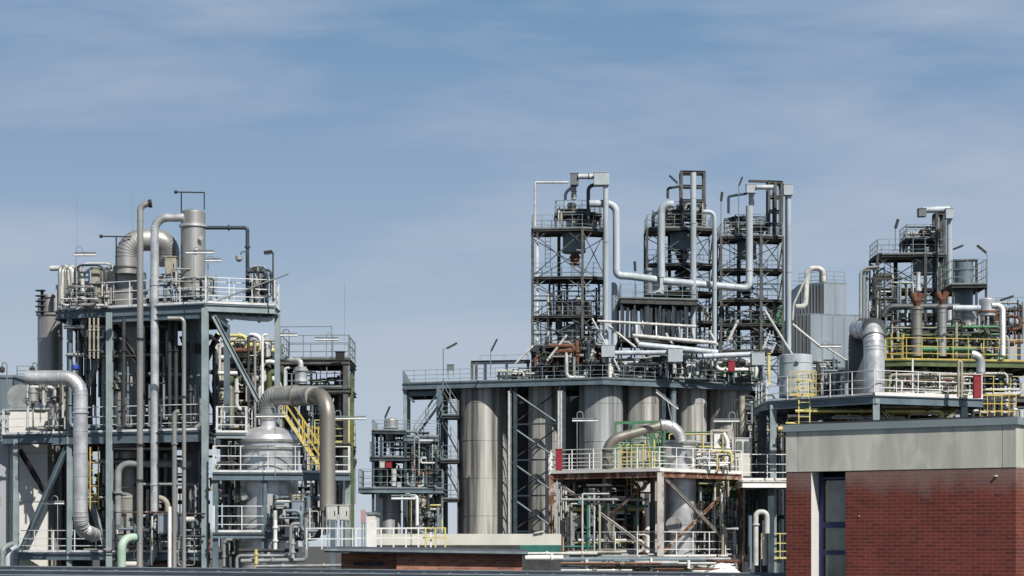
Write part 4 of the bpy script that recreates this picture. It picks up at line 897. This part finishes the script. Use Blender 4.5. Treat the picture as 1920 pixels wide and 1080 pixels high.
P('dark hook pipe at the left of the middle tower head', [(1252, 372, 166.6), (1252, 353, 166.6), (1276, 349, 166.6)], 2.5, 'dark', rad=4)
P('short pale cross duct between the block vessel and the middle tower', [(1244, 527, 166), (1300, 532, 166)], 7, 'pblue', n=16, fl=(.1, .9))
P('long pale duct turning up into the right tower', [(1304, 532, 166.4), (1405, 541, 167), (1405, 386, 167)], 6.8, 'pblue', rad=12, n=16, fl=(.12, .3, .52), gored=True)
P('tall pale downpipe at the far right of the right tower', [(1479, 364, 167), (1479, 655, 167)], 4.6, 'pblue', n=14, fl=(.5,), seams=5)
P('dark slim conduit beside the tall right downpipe', [(1474, 368, 167), (1474, 650, 167)], 1.8, 'navy')
P('pale transfer pipe on top of the right tower', [(1418, 351, 167), (1450, 351, 167)], 4.5, 'pblue', n=14)
P('dark hook pipe at the left of the right tower head', [(1366, 400, 167.4), (1366, 368, 167.4), (1400, 363, 167.4)], 2.5, 'navy', rad=4)
P('upright neck under the top box of the right tower', [(1409, 385, 168), (1409, 358, 168)], 5, 'pblue', fl=(.2, .6))
cabinet('pale square head box on the right tower', 1400, 1418, 345, 361, 167, .8, 'pblue', name='duct_box', cat='box', door=False)
cabinet('pale box on top of the far right downpipe', 1470, 1487, 345, 365, 166.6, .8, 'pblue', name='duct_box', cat='box', door=False)
mastlamp('mast lamp with dark upright head between middle and right towers', 1352, 440, 380, 167, 1352, 377, 1354, 360)
mastlamp('mast lamp with leaning head above the right tower', 1385, 440, 350, 167, 1386, 347, 1392, 332)
mastlamp('short dark lamp leaning off the middle tower head', 1279, 360, 350, 166, 1270, 343, 1255, 329)
mastlamp('short dark mast lamp between left and middle towers', 1191, 570, 510, 166, 1191, 508, 1190, 490)
mastlamp('dark mast lamp above the separate dark tower', 1679, 470, 430, 149, 1679, 428, 1684, 411)
mastlamp('pale mast lamp leaning left at the right vessel', 1851, 530, 478, 142, 1849, 474, 1832, 460)
mastlamp('small lamp arm behind the dark tower', 1780, 480, 470, 160, 1788, 467, 1806, 460)
mastlamp('thin leaning lamp at the far right above the tank', 1868, 575, 563, 142, 1876, 563, 1900, 555)
# diagonal pale struts = stair-step chutes round the feet of the towers
for i, (a, b, r) in enumerate((((1110, 597), (1163, 697), 2.6), ((1140, 610), (1192, 652), 3), ((1063, 628), (1026, 676), 2.8), ((1112, 655), (1100, 700), 2.8), ((1204, 665), (1226, 692), 2.4), ((1248, 625), (1262, 648), 3), ((1330, 620), (1345, 648), 3), ((1434, 582), (1485, 664), 3), ((1443, 625), (1430, 655), 2.6), ((1455, 642), (1446, 662), 2), ((1000, 648), (966, 682), 2.4), ((1486, 608), (1540, 652), 3), ((1384, 600), (1365, 640), 3.4), ((1188, 628), (1206, 660), 4), ((1548, 650), (1590, 678), 2.2))):
    lb = ['long pale chute crossing the right foot of the left tower', 'pale chute below the downpipe of the left tower', 'white chute inside the left tower foot', 'short white chute low in the left tower', 'thin pale chute beneath the pipe bridge', 'short white chute above the pale foot box', 'short white chute at the foot of the hooked pipe', 'long white chute sloping right below the right tower', 'short pale chute in the right tower foot', 'tiny pale chute beside the yellow column', 'pale strut leaning off the left edge of the left tower', 'pale sloping pipe toward the twin silver ducts', 'bent cream chute at the left foot of the right tower', 'short thick pale chute over the pipe bridge', 'thin sloping pipe left of the twin silver ducts'][i]
    P(lb, [(*a, 163.5), (*b, 163.5)], r*.8, 'pwhite', name='chute', cat='chute', group='sloping pale chutes of the towers', fl=(.1, .9))
# horizontal pipes over the silo deck
P('off-white pipe bridge line crossing below the middle tower', [(1186, 629, 162.5), (1342, 643, 163.5)], 3.6, 'pwhite', fl=(.3, .7), n=14)
P('thick blue-grey line crossing below the middle tower', [(1196, 646, 162), (1345, 661, 163.2)], 5.6, 'pblue', fl=(.5, .92), n=14)
P('pale line running from the foot box to the square box', [(1153, 662, 161.5), (1254, 661, 161.5)], 4.6, 'pblue', fl=(.5,), n=14)
P('pale line on the right deck leading to the end box', [(1318, 668, 162.5), (1412, 664, 163.5)], 5, 'pblue', fl=(.2,), n=14)
P('thin white line under the dark gallery', [(1120, 602, 162.8), (1305, 612, 163.6)], 2.6, 'pwhite', fl=(.5,))
cabinet('pale square box at mid deck on the pipe bridge', 1253, 1280, 653, 678, 161, 1.2, 'pblue', name='duct_box', cat='box', door=False, legs=32)
cabinet('pale square box at the right end of the deck line', 1410, 1434, 661, 684, 162.6, 1.2, 'pblue', name='duct_box', cat='box', door=False, legs=30)
cabinet('red box on the right part of the long deck', 1366, 1378, 677, 696, 162.5, .5, 'red', door=False, legs=20)
# dark gallery between left and middle towers
GA = Fr(163.5, 1165, .1, .25)
ga = thing('pipe_gallery', 'dark gallery with upright white pipes between the left and middle towers', 'gallery', GA(1230, 700, 2))
deck(ga, GA, 558, 1163, 1308, 0, 5, bm='dark', rm='grail', bh=.38, sides='flrb', h=1.05)
deck(ga, GA, 632, 1163, 1308, 0, 5, bm='dark', rm=None, bh=.3)
for x in (1165, 1190, 1215, 1238, 1262, 1285, 1306): 
    for d in (.1, 4.8): MB().ibeam(GA(x, 708, d), GA(x, 560, d), .13, .13).build('column', 'navy', ga)
rnd = random.Random(3)
for i in range(16):
    x = 1170+i*8.6+rnd.uniform(-2, 2); MB().tube([GA(x, 634, rnd.uniform(.5, 3)), GA(x, 566+rnd.uniform(0, 12), 1.5)], rnd.uniform(.06, .2), 10).build('upright_pipe', rnd.choice(['pwhite', 'white', 'pblue', 'white']), ga)
tangle('tangled pipes on the deck under the left tower', 1000, 1140, 640, 708, 163.5, 170, 60, 51, ['dark', 'pwhite', 'navy', 'pgrey', 'white', 'dark', 'rust'], (.06, .2), vert=.6, valves=18)
tangle('tangled pipes on the deck under the dark gallery', 1142, 1330, 668, 710, 163, 170, 70, 52, ['dark', 'white', 'navy', 'pblue', 'pwhite', 'dark', 'pgrey'], (.06, .22), vert=.6, valves=20)
tangle('tangled pipes on the right end of the long deck', 1325, 1438, 672, 716, 165, 170, 44, 53, ['dark', 'white', 'navy', 'pblue', 'pwhite', 'green', 'dark'], (.06, .2), vert=.6, valves=14)
tangle('fine piping inside the lower stages of the left tower', 1005, 1128, 520, 645, 166, 168.5, 16, 54, ['dark', 'navy', 'pwhite', 'dark', 'darkrust'], (.04, .12), vert=.6, valves=10)
tangle('fine piping inside the lower stages of the middle tower', 1216, 1334, 545, 648, 168, 170.8, 18, 55, ['dark', 'navy', 'pwhite', 'dark', 'cream'], (.04, .12), vert=.6, valves=10)
tangle('fine piping inside the lower stages of the right tower', 1356, 1465, 560, 655, 169, 171.5, 18, 56, ['dark', 'navy', 'green', 'dark', 'cream', 'pgrey'], (.04, .14), vert=.6, valves=10)
tangle('small pipes round the head of the left tower', 1045, 1125, 385, 425, 165.8, 168, 20, 57, ['dark', 'navy', 'pwhite', 'rust', 'cream'], (.04, .1), valves=6)
tangle('small pipes round the head of the middle tower', 1225, 1325, 378, 425, 167.5, 170, 22, 58, ['dark', 'navy', 'dark', 'pgrey', 'cream'], (.05, .12), valves=6)
tangle('small pipes round the head of the right tower', 1360, 1440, 405, 440, 168.5, 171, 18, 59, ['dark', 'navy', 'pblue', 'cream'], (.04, .1), valves=6)
tangle('small pipes round the head of the separate dark tower', 1695, 1765, 425, 473, 151, 153, 18, 60, ['dark', 'rust', 'dark', 'pgrey', 'cream'], (.04, .1), valves=5)
P('yellow striped column cover at the right end of the long deck', [(1441, 662, 161), (1441, 722, 161)], 3.4, 'yellowp', fl=(.02, .98))

# ================================================================ clad buildings behind, right
def clad(label, x0, xm, x1, top, bot, D, dep, mL, mR, tL=.7, ground=False):
    f2 = Fr(D, xm, tL, .25); root = thing('clad_building', label, 'building', f2(xm, bot, 0)); z0 = 0 if ground else CZ+(HY-bot)*D/F; root.location.z = z0
    a, b, c = f2(x0, top), f2(xm, top), f2(x1, top); g_ = lambda p: Vector((p.x, p.y, z0)); back = Vector((0, dep, 0))
    MB_ = MB(); MB_.add([a, b, g_(b), g_(a)], [(0, 3, 2, 1)]); L = (b-a).length; n = int(L/.3)
    for i in range(1, n): p = a.lerp(b, i/n)+Vector((0, -.03, 0)); MB_.bar(p, g_(p), .05, .05)
    MB_.build('ribbed_wall', mL, root)  # darker sheet colour than the other walls: shade of the sun-averted side painted in
    m2 = MB(); m2.add([b, c, g_(c), g_(b)], [(0, 3, 2, 1)]); m2.add([c, c+back, g_(c+back), g_(c)], [(0, 3, 2, 1)]); m2.add([a+back, a, g_(a), g_(a+back)], [(0, 3, 2, 1)]); m2.add([c+back, a+back, g_(a+back), g_(c+back)], [(0, 3, 2, 1)])
    n = max(2, int((c-b).length/1.0))
    for i in range(1, n): p = b.lerp(c, i/n)+Vector((0, -.02, 0)); m2.bar(p, g_(p), .04, .03)
    m2.build('wall', mR, root)
    rf = MB(); k = Vector((0, 0, .1)); q = [a, b, c, c+back, a+back]; rf.add([p+k for p in q]+[p-k*.2 for p in q], [(0, 1, 2, 3, 4)]+[(i, 5+i, 5+(i+1) % 5, (i+1) % 5) for i in range(5)]); rf.build('roof', 'grail', root)
    return root, f2
cu, f2 = clad('silver clad upper cube with railed roof behind the right tower', 1497, 1545, 1587, 532, 592, 182, 6, 'sheetd', 'sheet')
railmesh([f2(1499, 530, .3), f2(1545, 530, .3), f2(1585, 530, .3)], 1.0, 1.2, .025).build('railing', 'grail', cu)
railmesh([f2(1499, 530, 5.6), f2(1585, 530, 5.6)], 1.0, 1.2, .025).build('railing', 'grail', cu)
cl, f3 = clad('wide silver clad lower block behind the right tower', 1486, 1520, 1625, 590, 1020, 178, 9, 'sheetd', 'sheet', .5, True)
P('cream pipe bending over the clad cube roof', [(1544, 528, 180), (1544, 503, 180), (1514, 503, 180), (1510, 575, 179.5), (1492, 575, 179.5)], 5, 'pwhite', rad=12, n=14, fl=(.1,))
P('thin slanting pipe left of the clad cube', [(1520, 502, 178), (1488, 570, 178), (1486, 600, 178)], 2, 'pwhite', rad=6)
vessel('small dark vent cap on the clad cube roof', 1543, 183, 7, 508, 'alub', 532, domeh=2)
for i in range(3): P(['leftmost of three slim hooked pipes', 'middle of three slim hooked pipes', 'rightmost of three slim hooked pipes'][i], [(1613+i*6, 604, 127+i*.3), (1613+i*6, 503-i, 127+i*.3), (1645, 500+i*2, 127+i*.3)], 2.4, 'pgrey' if i != 1 else 'alud', rad=14, k=9)

# ================================================================ right yellow-railed platform and stacks
YP = Fr(128, 1700, .3, .2)
yp = thing('steel_platform', 'olive steel platform with yellow railings at the right', 'platform', YP(1780, 1035, 3)); yp.location.z = 0
deck(yp, YP, 674, 1660, 1960, 0, 8, bm='olive', rm='yellow', bh=.34, sides='flb', dm='olive', h=1.32, rr=.03, step=1.0)
deck(yp, YP, 740, 1700, 1960, 0, 8, bm='darkrust', rm='yellowp', bh=.3, sides='f', dm='dark', h=1.2)
columns(yp, YP, (1665, 1735, 1808, 1880, 1950), (.3, 7.6), 680, 'olive', .28)
ladder('yellow caged ladder at the left end of the yellow-railed platform', 1682, 625, 674, 126.5, .7, 'yellow', cage=True)
for i, (x, r, y, b) in enumerate(((1719, 10, 575, 668), (1766, 8.5, 572, 668))):
    rt = vessel(['beige exhaust stack with rusty forked top, left of two', 'grey exhaust stack with rusty forked top, right of two'][i], x, 131, r, y-40 if False else y, 'alub' if i == 0 else 'alud', b, name='exhaust_stack', cat='stack', bands=(y+4, 628), group='exhaust stacks with rusty tops', seams=.9)
    s = 131/F; c = W(x, y, 131); fn = MB()
    fn.lathe(Vector((c.x, c.y, 0)), [(r*s*.95, c.z+.35), (r*s*.55, c.z)], 20); fn.build('rusty_collar', 'rust', rt)
    for sx in (-1, 1): MB().tube([c+Vector((0, 0, .2)), c+Vector((sx*.13, 0, .45)), c+Vector((sx*.3, 0, .8))], [r*s*.7, r*s*.62, r*s*.78], 14).build('forked_mouth', 'rust', rt)
vessel('tall blurred blue-grey vessel inside the small railed frame at right', 1807, 143, 17, 487, 'vesselb', 668, domeh=5, bands=(505, 545), seams=1.2)
VF = Fr(141, 1845, .1, .3); vf = thing('steel_platform', 'small railed service frame round the blue-grey vessel at far right', 'platform', VF(1820, 668, 3))
deck(vf, VF, 532, 1785, 1850, 0, 5, bm='dark', rm='grail', bh=.2, sides='flrb', h=1.6)
for x in (1788, 1832, 1850): 
    for d in (.2, 4.6): MB().bar(VF(x, 668, d), VF(x, 488 if x < 1840 else 530, d), .14).build('post', 'dark', vf)
MB().bar(VF(1788, 487, .2), VF(1834, 487, .2), .16).build('top_beam', 'dark', vf)
vessel('white-grey squat tank behind the stacks', 1810, 134, 20, 588, 'alud', 668, bands=(596,), seams=1.0)
vessel('silver horizontal-capped tank at far right', 1851, 136, 15, 558, 'alu', 592, domeh=4, bands=(585,), bandm='rust')
P('pale duct joining the squat tank and the capped tank', [(1786, 578, 133), (1838, 578, 133)], 6, 'pblue', fl=(.1, .9), n=16)
P('silver bent pipe dropping onto the yellow-railed platform', [(1860, 573, 130), (1880, 573, 130), (1880, 668, 129)], 6, 'alu', rad=12, n=16, gored=True, fl=(.8,))
P('dark looped hose beside the squat tank', [(1785, 610, 130), (1785, 597, 130), (1803, 597, 130), (1803, 640, 130)], 2, 'black', rad=8)
P('silver elbow vent at the right above the red box', [(1822, 665, 118), (1839, 665, 118), (1839, 702, 118)], 8, 'alu', rad=16, n=18, gored=True, fl=(.92,), fm='alud')
P('long pale downpipe from the dark tower box', [(1780, 408, 149), (1780, 600, 149)], 5, 'pblue', n=14, seams=3)
P('pale transfer pipe across the dark tower top', [(1730, 394, 149), (1780, 392, 149)], 6, 'pblue', n=14)
cabinet('pale head box at the right end of the dark tower pipe', 1774, 1788, 391, 409, 148.5, .7, 'pblue', name='duct_box', cat='box', door=False)
cabinet('dark head box at the left end of the dark tower pipe', 1723, 1737, 391, 405, 148.5, .7, 'sheetd', name='duct_box', cat='box', door=False)
P('green beam-like pipe behind the yellow railing', [(1730, 655, 131), (1830, 655, 131)], 5, 'green', fl=(.2, .8))
P('fat dark horizontal pipe behind the stacks', [(1655, 594, 134), (1665, 575, 134), (1800, 575, 134)], 6, 'vessel', rad=10)
tangle('piping behind the yellow railing', 1668, 1900, 600, 672, 131, 136, 60, 61, ['dark', 'olive', 'pwhite', 'pgrey', 'cream', 'dark', 'green'], (.04, .13), valves=14)
tangle('dense piping under the yellow-railed platform', 1690, 1925, 684, 738, 129, 135, 70, 62, ['dark', 'olive', 'pwhite', 'white', 'cream', 'dark', 'navy', 'green'], (.04, .14), valves=18)
tangle('dense piping below the yellow platform at the right edge', 1840, 1925, 742, 800, 126, 133, 40, 63, ['dark', 'pwhite', 'white', 'alu', 'navy', 'dark'], (.05, .17), valves=12)
tangle('upper pipes and railings at the far right edge', 1866, 1925, 560, 640, 138, 144, 26, 64, ['dark', 'navy', 'rust', 'pgrey'], (.04, .12), valves=6)
tangle('light pipes between the twin ducts and the dark tower', 1640, 1725, 500, 660, 134, 140, 30, 65, ['dark', 'dark', 'pwhite', 'olive', 'grail'], (.04, .1), valves=6)
FR_ = Fr(145, 1925, .2, 0); fx = thing('steel_platform', 'grey railed walkway at the far right edge', 'platform', FR_(1900, 668, 2))
deck(fx, FR_, 607, 1862, 1940, 0, 4, bm='navy', rm='grail', bh=.3, sides='flb', h=1.8)
columns(fx, FR_, (1870, 1912), (.2, 3.8), 610, 'dark', .2, base=676)

# ---- twin ducts
P('dark rear duct of the twin gooseneck pair', [(1612, 752, 101.5), (1612, 618, 101.5), (1640, 618, 98.5)], 21, 'vessel', rad=34, name='process_duct', cat='duct', gored=True, k=8, n=28, seams=1.5)
P('bright silver front duct of the twin gooseneck pair', [(1610, 618, 101.2), (1639, 618, 98.4), (1639, 750, 98.2)], 19, 'alu', rad=32, name='process_duct', cat='duct', gored=True, k=8, n=32, seams=1.0, fl=(.5,), fm='alud')

# ================================================================ right platform
RP = Fr(97, 1640, .9, .5)
rp = thing('steel_platform', 'blue-grey platform with white railings and kerb left of the brick building', 'platform', RP(1640, 1035, 2)); rp.location.z = 0
deck(rp, RP, 740, 1438, 1842, 0, 5, bm='blue', rm='rail', bh=.36, sides='flr', dm='navy', h=1.12)
MB().bar(RP(1640, 738, -.03), RP(1842, 738, -.03), .06, .16).build('kerb_strip', 'white', rp)
columns(rp, RP, (1450, 1643, 1808), (.12,), 748, 'bluelt', .3); columns(rp, RP, (1500, 1643, 1808), (4.8,), 748, 'blue', .25)
brace(rp, RP, (1650, 760, .3), (1682, 800, .3), .14, 'dark'); brace(rp, RP, (1800, 760, .3), (1760, 800, .3), .14, 'cream'); brace(rp, RP, (1455, 770, .2), (1500, 805, .2), .14, 'navy')
vessel('squat pale blue tank on the right platform', 1492, 101.5, 31, 664, 'pblue', 745, domeh=3, bands=(), seams=.7, name='process_tank', cat='tank', nozzles=((0, 678, 3, 5),))
ladder('yellow caged ladder in front of the pale blue tank', 1508, 700, 795, 97.2, .5, 'yellowp', cage=True)
r_ = thing('guard_railing', 'short yellow railing left of the white railings on the pale blue tank side', 'railing', W(1500, 800, 96.5)); railmesh([W(1482, 742, 96.8), W(1530, 742, 96.8)], 1.1, .5, .03).build('rail_frame', 'yellow', r_)
cabinet('tall bright red box at the right end of the platform railing', 1827, 1840, 704, 746, 98, .35, 'red', door=False)
r_ = thing('guard_railing', 'yellow railing just above the coping of the brick building', 'railing', W(1870, 785, 100)); railmesh([W(1838, 784, 100), W(1905, 784, 101)], 1.1, .42, .032).build('rail_frame', 'yellow', r_)
tubelamp('tube lamp on white pole beside the pale blue tank', 1543, 740, 640, 98.6, 1538, 1577, 648, group='tube lamps of the right platform')
pipe('white candy-cane pole on the right platform', [(1803, 745, 97.8), (1803, 678, 97.8), (1797, 678, 97.8), (1797, 745, 97.8)], 2.5, 'cream', rad=8, name='hooked_pole', cat='pole')
pipe('slim white post behind the right platform railing', [(1711, 740, 98), (1711, 672, 98)], 1.8, 'white', name='marker_post', cat='pole')
tangle('pipes and pumps on the right platform behind the railing', 1660, 1830, 695, 738, 99.5, 103, 46, 71, ['dark', 'white', 'cream', 'olive', 'rust', 'alud', 'pwhite'], (.03, .08), valves=14)
tangle('dark pipes on the right platform beside the twin ducts', 1530, 1600, 670, 742, 100, 104, 26, 72, ['dark', 'vesselb', 'pgrey', 'pwhite', 'olive'], (.03, .1), valves=8)
tangle('dark piping under the right platform', 1450, 1835, 762, 812, 99, 104, 56, 73, ['dark', 'dark', 'yellowp', 'olive', 'cream', 'pgrey'], (.03, .1), vert=.4, valves=14)
vessel('dark grey drum behind the right platform railing', 1565, 104, 20, 690, 'vessel', 742, bands=(700,))

# ================================================================ front rusty frame, centre
RF = Fr(98, 1237, .7, 1.1)
rf = thing('steel_platform', 'rust-streaked white steel frame with white railings at centre front', 'platform', RF(1237, 1035, 2)); rf.location.z = 0
deck(rf, RF, 882, 1033, 1390, 0, 5.2, bm='rusty', rm='white', bh=.26, sides='flb', dm='rusty', edge='rustcol', h=1.08)
for a, b in ((1033, 1237), (1237, 1390)): MB().bar(RF(a, 880.5, -.1), RF(b, 880.5, -.1), .05, .15).build('kerb_strip', 'white', rf)
deck(rf, RF, 1044, 1033, 1390, 0, 5, bm='rusty', rm='white', bh=.3, sides='f', dm='dark', h=1.15)
columns(rf, RF, (1034, 1388), (.0,), 886, 'rustcol', .26); columns(rf, RF, (1238,), (-.05,), 886, 'rusty', .3); columns(rf, RF, (1060, 1237, 1388), (5.0,), 886, 'rusty', .22)
brace(rf, RF, (1052, 905, .1), (1232, 1040, .1), .11, 'rusty'); brace(rf, RF, (1228, 895, .4), (1105, 998, .4), .1, 'rustcol')
brace(rf, RF, (1243, 893, .1), (1380, 1035, .1), .12, 'rusty'); brace(rf, RF, (1383, 897, .35), (1245, 1035, .35), .12, 'rustcol')
MB().ibeam(RF(1240, 1062, .1), RF(1388, 1062, .1), .2, .25).build('lower_beam', 'rusty', rf)
RX = Fr(99.2, 1390, 0, .1); rx = thing('steel_platform', 'white-edged walkway linking the rusty frame to the brick building side', 'platform', RX(1430, 1035, 1)); rx.location.z = 0
deck(rx, RX, 900, 1392, 1486, 0, 3, bm='rusty', rm='white', bh=.3, sides='f', dm='rusty', h=1.2, edge='white')
columns(rx, RX, (1447,), (.4, 2.8), 905, 'navy', .3); columns(rx, RX, (1447,), (3.6,), 762, 'navy', .35)
# its equipment
pipe('silver gored elbow on top of the front centre vessel', [(1238, 797, 100.4), (1272, 797, 100.4), (1278, 830, 100.4)], 10, 'alu', rad=26, name='process_duct', cat='duct', gored=True, n=20, fl=(.98, .03), fm='alud')
pipe('tan sloping pipe running left from the silver elbow', [(1240, 798, 100.4), (1152, 822, 100.2), (1138, 840, 100.2), (1138, 1040, 100.2)], 9, 'alub', rad=22, name='process_duct', cat='duct', n=18, fl=(.38,), fm='dark', seams=2.5)
vessel('silver front vessel with wide flanges in the rusty frame', 1276, 101.5, 29, 826, 'alu', None, bands=(832, 842), seams=1.6, nozzles=((-16, 850, 8, 10), (14, 852, 7, 10), (-12, 985, 11, 14)), bandm='alud')
pipe('small silver cone duct right of the front vessel', [(1322, 884, 101), (1322, 850, 101)], 8, 'alu', fl=(.5,))
tubelamp('tube lamp on hooked pole above the red box, centre', 1082, 882, 772, 97.8, 1073, 1121, 787, group='tube lamps of the middle yard')
tubelamp('tube lamp on hooked pole above the cream cabin', 1378, 884, 773, 98.4, 1338, 1386, 788, group='tube lamps of the middle yard')
tubelamp('slanting tube lamp on a tall pole above the silver elbow', 1262, 800, 760, 99, 1230, 1271, 749, tilt=-16, group='tube lamps of the middle yard')
cabinet('tall red box at the left end of the rusty frame railing', 1042, 1054, 843, 882, 98.5, .35, 'red', door=False)
cb = cabinet('cream cabin with two rounded windows on the rusty frame', 1377, 1410, 822, 896, 102.5, 1.2, 'pwhite', name='control_cabin', cat='cabin', door=False)
for x in (1386, 1401): o_ = MB().box(W(x, 837, 102.46), (.26, .04, .5)).build('window', 'glass', cb)
MB().box(W(1393, 875, 102.44), (.7, .05, .9)).build('lower_panel', 'conc', cb)
fq = thing('equipment_frame', 'open white-edged equipment frame beside the cream cabin', 'frame', W(1354, 886, 102))
for x in (1334, 1374): MB().bar(W(x, 886, 102), W(x, 806, 102), .09).build('upright', 'rusty', fq)
for y in (807, 845): MB().bar(W(1334, y, 102), W(1374, y, 102), .09).build('cross_bar', 'rusty', fq)
MB().box(W(1344, 825, 102.2), (.28, .3, .8)).build('panel', 'white', fq)
pipe('white bent pipe inside the open equipment frame', [(1356, 812, 101.8), (1364, 825, 101.8), (1364, 884, 101.8)], 4, 'white', rad=10, fl=(.4,))
gf = thing('equipment_frame', 'green steel frame with diagonals behind the silver elbow', 'frame', W(1190, 884, 106))
for x in (1154, 1186, 1222, 1246): MB().bar(W(x, 884, 106), W(x, 792, 106), .12).build('upright', 'green', gf)
MB().bar(W(1152, 793, 106), W(1248, 791, 106), .14).build('top_beam', 'green', gf)
for a, b in (((1212, 884), (1246, 800)), ((1222, 800), (1246, 884)), ((1170, 840), (1186, 793)), ((1154, 842), (1222, 840))): MB().bar(W(*a, 106.1), W(*b, 106.1), .09).build('diagonal', 'green', gf)
for i, x in enumerate((1170, 1190, 1212)): ladder(['yellow ladder left of three behind the rusty frame railing', 'middle yellow ladder behind the rusty frame railing', 'yellow ladder right of three behind the rusty frame railing'][i], x, 835, 882, 103, .3, 'yellow')
tm = thing('green_machine', 'teal green compressor with round face inside the rusty frame', 'machine', W(1075, 1030, 101.5))
MB().tube([W(1052, 945, 102), W(1090, 945, 102)], .32, 20).build('casing', 'teal', tm); MB().tube([W(1075, 977, 100.6), W(1075, 977, 102.4)], .42, 24).build('motor', 'cream', tm)
fc = MB().tube([W(1075, 977, 100.5), W(1075, 977, 100.62)], .30, 24).build('motor_face', 'alud', tm); MB().box(W(1075, 1005, 101.6), (.9, 1.4, .5)).build('base', 'dark', tm)
mb, q = pipemesh([W(1084, 944, 101), W(1120, 944, 101), W(1120, 970, 101)], .14, 12); mb.build('outlet', 'teal', tm)
rk = thing('cooler_rack', 'stack of white horizontal fins inside the rusty frame', 'rack', W(1158, 1032, 101))
for x in (1145, 1173): MB().bar(W(x, 1040, 101), W(x, 920, 101), .07).build('upright', 'pgrey', rk)
for i in range(8): MB().box(W(1159, 932+i*14, 101), (.78, .5, .06)).build('fin', 'white', rk)
for i, x in enumerate((1180, 1192)): ladder(['yellow-green ladder beside the white finned rack', 'second yellow-green ladder beside the white finned rack'][i], x, 895, 1035, 101.3+i*.2, .2, 'yellowp')
pipe('white upright column pipe in the rusty frame', [(1213, 1036, 100.6), (1213, 925, 100.6)], 5, 'white')
pipe('thin white loop pipe inside the rusty frame', [(1092, 1066, 97), (1092, 926, 97), (1142, 926, 97)], 1.8, 'pwhite', rad=3)
pipe('brown-grey pipe with elbow at the foot of the rusty frame', [(1058, 1066, 96.5), (1058, 1036, 96.5), (1165, 1036, 96.5)], 4, 'alub', rad=8, fl=(.5,))
for i in range(4): pipe('thin pale riser in the row behind the left rusty column', [(1044+i*4, 1040, 100+i*.3), (1044+i*4, 900+i*6, 100+i*.3)], 1.3, 'pwhite', group='thin risers behind the left rusty column')
gb = MB().ibeam(W(1300, 930, 108), W(1446, 930, 108), .3, .6); whole(gb, 'green_girder', 'green', 'green level girder behind the rusty frame', 'girder')
stairs('yellow stairs under the green girder', W(1310, 960, 106), W(1372, 925, 106), .7, 'rusty', 'yellow')
pipe('inverted U white pipe right of the rusty frame', [(1417, 1060, 99), (1417, 960, 99), (1438, 960, 99), (1438, 1000, 99)], 5, 'pwhite', rad=9, fl=(.5,), n=14)
pipe('second upright white pipe right of the rusty frame', [(1434, 1060, 100), (1434, 976, 100)], 4.4, 'white', fl=(.6,))
pipe('blue-grey upright post beside the rusty column', [(1406, 1066, 100.4), (1406, 965, 100.4)], 4, 'vesselb')
r_ = thing('guard_railing', 'yellow railing at the lower right beside the brick building', 'railing', W(1450, 1045, 101)); railmesh([W(1428, 1048, 101), W(1480, 1048, 101)], 1.2, .4, .03).build('rail_frame', 'yellowp', r_)
r_ = thing('guard_railing', 'yellow cage railing below the right end of the long deck', 'railing', W(1428, 795, 118)); railmesh([W(1416, 793, 118), W(1438, 793, 118)], 1.0, .3, .03).build('rail_frame', 'yellow', r_)
cabinet('green machine housing under the yellow cage railing', 1416, 1440, 800, 850, 118, 1.2, 'green', name='machine_housing', cat='machine')
# white tarpaulin heap
tp = MB(); c0 = W(1354, 1078, 93); nn = 22; rn = random.Random(4)
vs = [[Vector((c0.x+(j/nn-.5)*1.7, c0.y-.8+1.6*i/10, c0.z+.52*max(0, math.sin(math.pi*j/nn))**.8*max(0, math.sin(math.pi*i/10))**.6+rn.uniform(-.02, .02))) for j in range(nn+1)] for i in range(11)]
fl_ = [v for r in vs for v in r]; tp.add(fl_, [(i*(nn+1)+j, i*(nn+1)+j+1, (i+1)*(nn+1)+j+1, (i+1)*(nn+1)+j) for i in range(10) for j in range(nn)], True)
b2 = MB().box((c0.x, c0.y, c0.z/2-.01), (1.5, 1.4, c0.z-.02))
tr = thing('covered_stack', 'white tarpaulin heap just above the foreground roof', 'stack', (c0.x, c0.y, 0)); tp.build('tarpaulin', 'sheetw', tr); b2.build('stack_body', 'pgrey', tr)
tangle('pumps and pipes in the left bay of the rusty frame', 1050, 1235, 895, 1040, 99.6, 104, 64, 81, ['dark', 'teal', 'pwhite', 'alud', 'rust', 'yellowp', 'cream', 'dark', 'pgrey', 'dark'], (.03, .1), vert=.6, valves=20)
tangle('pipes on the rusty frame deck behind the railing', 1300, 1376, 845, 884, 100.5, 103, 24, 82, ['dark', 'white', 'alu', 'rusty', 'yellowp'], (.03, .08), valves=8)
tangle('pipes in the right bay of the rusty frame', 1305, 1390, 895, 1040, 100.5, 105, 44, 83, ['dark', 'alud', 'pwhite', 'yellow', 'pgrey', 'dark', 'cream', 'dark'], (.03, .09), vert=.6, valves=12)
tangle('dark piping between the rusty frame and the brick building', 1392, 1480, 740, 1050, 106, 112, 70, 84, ['dark', 'dark', 'navy', 'green', 'olive', 'cream', 'pgrey', 'dark'], (.04, .13), vert=.6, valves=18)
tangle('low pipes just above the foreground roof, centre', 1000, 1400, 1046, 1072, 92, 96, 50, 85, ['dark', 'pwhite', 'white', 'alud', 'rust', 'vesselb'], (.04, .1), vert=.3, valves=14)
tangle('pipes between the silos and the rusty frame', 1150, 1440, 800, 900, 112, 122, 30, 86, ['dark', 'green', 'pwhite', 'grail', 'yellow'], (.03, .08), vert=.6, valves=6)
pipe('long white pipe on the ground behind the brick shed right end', [(985, 1046, 80), (1056, 1046, 80)], 5, 'white', fl=(.7,), n=14)
pipe('thin white pipe above the long ground pipe', [(985, 1038, 81), (1120, 1038, 81)], 3, 'pwhite', fl=(.3, .8))
print('objects', len(S.objects))
